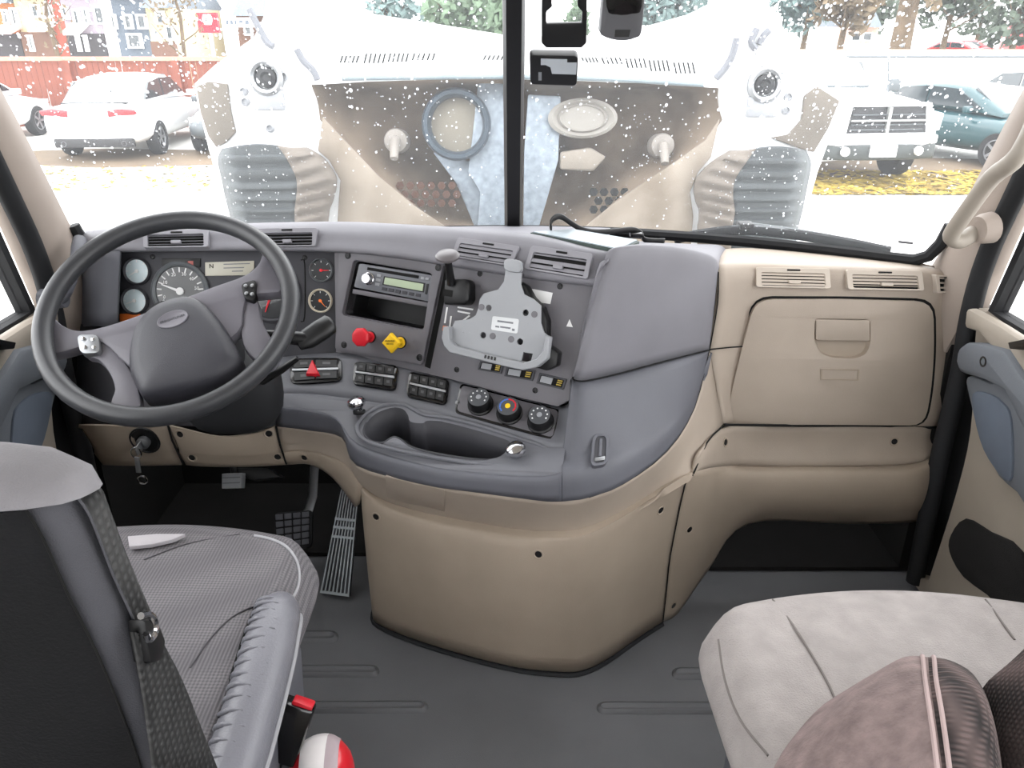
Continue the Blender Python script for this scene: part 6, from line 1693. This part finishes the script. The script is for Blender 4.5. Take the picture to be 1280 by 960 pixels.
M_LF = [mat('foliage_pale_green', (88, 106, 84), .9, var=.3, scale=2), mat('foliage_blue_green', (94, 112, 110), .9, var=.3, scale=2), mat('foliage_olive_brown', (106, 92, 72), .9, var=.3, scale=2), mat('foliage_dark_green', (74, 84, 72), .9, var=.3, scale=2)]
M_BARK = mat('tree_bark', (86, 72, 56), .9, var=.3, scale=4)
def tree(u, vb, dist, h, rad, mi, lab, nleaf=700, leaf=.45, cone=False, trunk=.22, base=None, bare=False):
    p = W(u, 40, dist)
    root = thing('tree', V3((p.x, dist, GROUND)), lab, 'tree', 'trees beyond the yard')
    rr = random.Random(int(u * 7 + dist)); z0 = GROUND
    c0_ = V3((p.x, dist, z0))
    build(MB().tube([c0_, c0_ + V3((rr.uniform(-.3, .3), 0, h * .5)), c0_ + V3((rr.uniform(-.4, .4), 0, h * .92))], [trunk, trunk * .7, trunk * .15], 8), 'trunk', M_BARK, root)
    for k in range(9):
        z = h * (.28 + .06 * k); a = rr.uniform(0, 6.28); L = rad * (.9 - .06 * k)
        s_ = c0_ + EZ * z
        build(MB().tube([s_, s_ + V3((math.cos(a) * L * .5, math.sin(a) * L * .5, L * .3)), s_ + V3((math.cos(a) * L, math.sin(a) * L, L * .75))], [trunk * .35, trunk * .22, trunk * .05], 6), 'branch', M_BARK, root)
    mb = MB()
    for k in range(nleaf):
        while True:
            q_ = V3((rr.uniform(-1, 1), rr.uniform(-1, 1), rr.uniform(-1, 1)))
            if q_.length < 1: break
        if cone:
            t = rr.random(); rad_ = rad * (1 - t) * (.55 + .45 * ((t * 7) % 1.0)); a = rr.uniform(0, 6.28); r_ = rad_ * rr.random() ** .5
            c_ = c0_ + V3((math.cos(a) * r_, math.sin(a) * r_, h * (.18 + .82 * t)))
        else:
            q_ = q_ * (.75 + .25 * math.sin(q_.x * 5 + u) * math.cos(q_.z * 4))
            c_ = c0_ + V3((q_.x * rad, q_.y * rad, h * .62 + q_.z * h * .38))
        e1_ = V3((rr.uniform(-1, 1), rr.uniform(-1, 1), rr.uniform(-1, 1))).normalized(); e2_ = e1_.orthogonal().normalized(); L = leaf * rr.uniform(.5, 1.1) * (.35 if bare else 1)
        mb.add([c_ - e1_ * L, c_ - e2_ * L * .55, c_ + e1_ * L, c_ + e2_ * L * .55], [[0, 1, 2, 3]])
    build(mb, 'crown', M_LF[mi], root, smooth=0)
    return root
tree(583, 0, 55, 5.4, 3.4, 0, 'pale green round tree above the open hood near the divider post', 900)
tree(493, 0, 60, 5.0, 2.4, 1, 'blue green tree above the driver side of the hood', 500)
tree(618, 0, 44, 4.2, 1.2, 0, 'small green tree touching the windshield divider post', 400)
tree(826, 0, 50, 5.6, 2.2, 1, 'blue green tree beside the dark camera housing', 700)
tree(722, 0, 60, 4.4, 1.0, 0, 'small green tree seen beside the black phone bracket', 250)
tree(880, 0, 62, 4.6, 1.8, 1, 'low blue green tree above the passenger side of the hood', 300)
tree(1005, 0, 55, 6.5, 2.6, 1, 'blue green tree rising beyond the hood latch bracket', 700)
tree(1052, 0, 50, 7.0, 2.6, 2, 'olive brown bushy tree left of the big trunk', 900)
tree(1128, 0, 40, 11, 3.0, 2, 'big bare brown tree with thick forked trunk', 900, .35, trunk=.55)
tree(1085, 0, 68, 6.0, 2.4, 3, 'grey green tree between the two brown trees', 600)
tree(1182, 0, 55, 7.5, 2.8, 3, 'dark green tree right of the big trunk', 800)
tree(1225, 0, 72, 9.5, 3.0, 3, 'spreading dark conifer above the red cars', 900, cone=True)
tree(1272, 0, 52, 8.0, 2.8, 3, 'dark conifer at the edge above the red lorry', 800, cone=True)
tree(222, 0, 30, 5.5, 1.5, 2, 'leafless young tree beside the red sign', 160, .3, trunk=.09, bare=True)
tree(70, 0, 31, 5.5, 1.2, 2, 'slender bare tree before the cream townhouse', 120, .3, trunk=.10, bare=True)
tree(330, 0, 54, 6, 2.0, 1, 'grey green tree behind the hood strut', 400)
fh = house(1060, 1094, 56, 34, mat('far_house_pink', (214, 176, 160), .9), 'far pinkish house between the brown trees', [(1066, 42, 1074, 50), (1080, 42, 1088, 50)], None, H_RF)
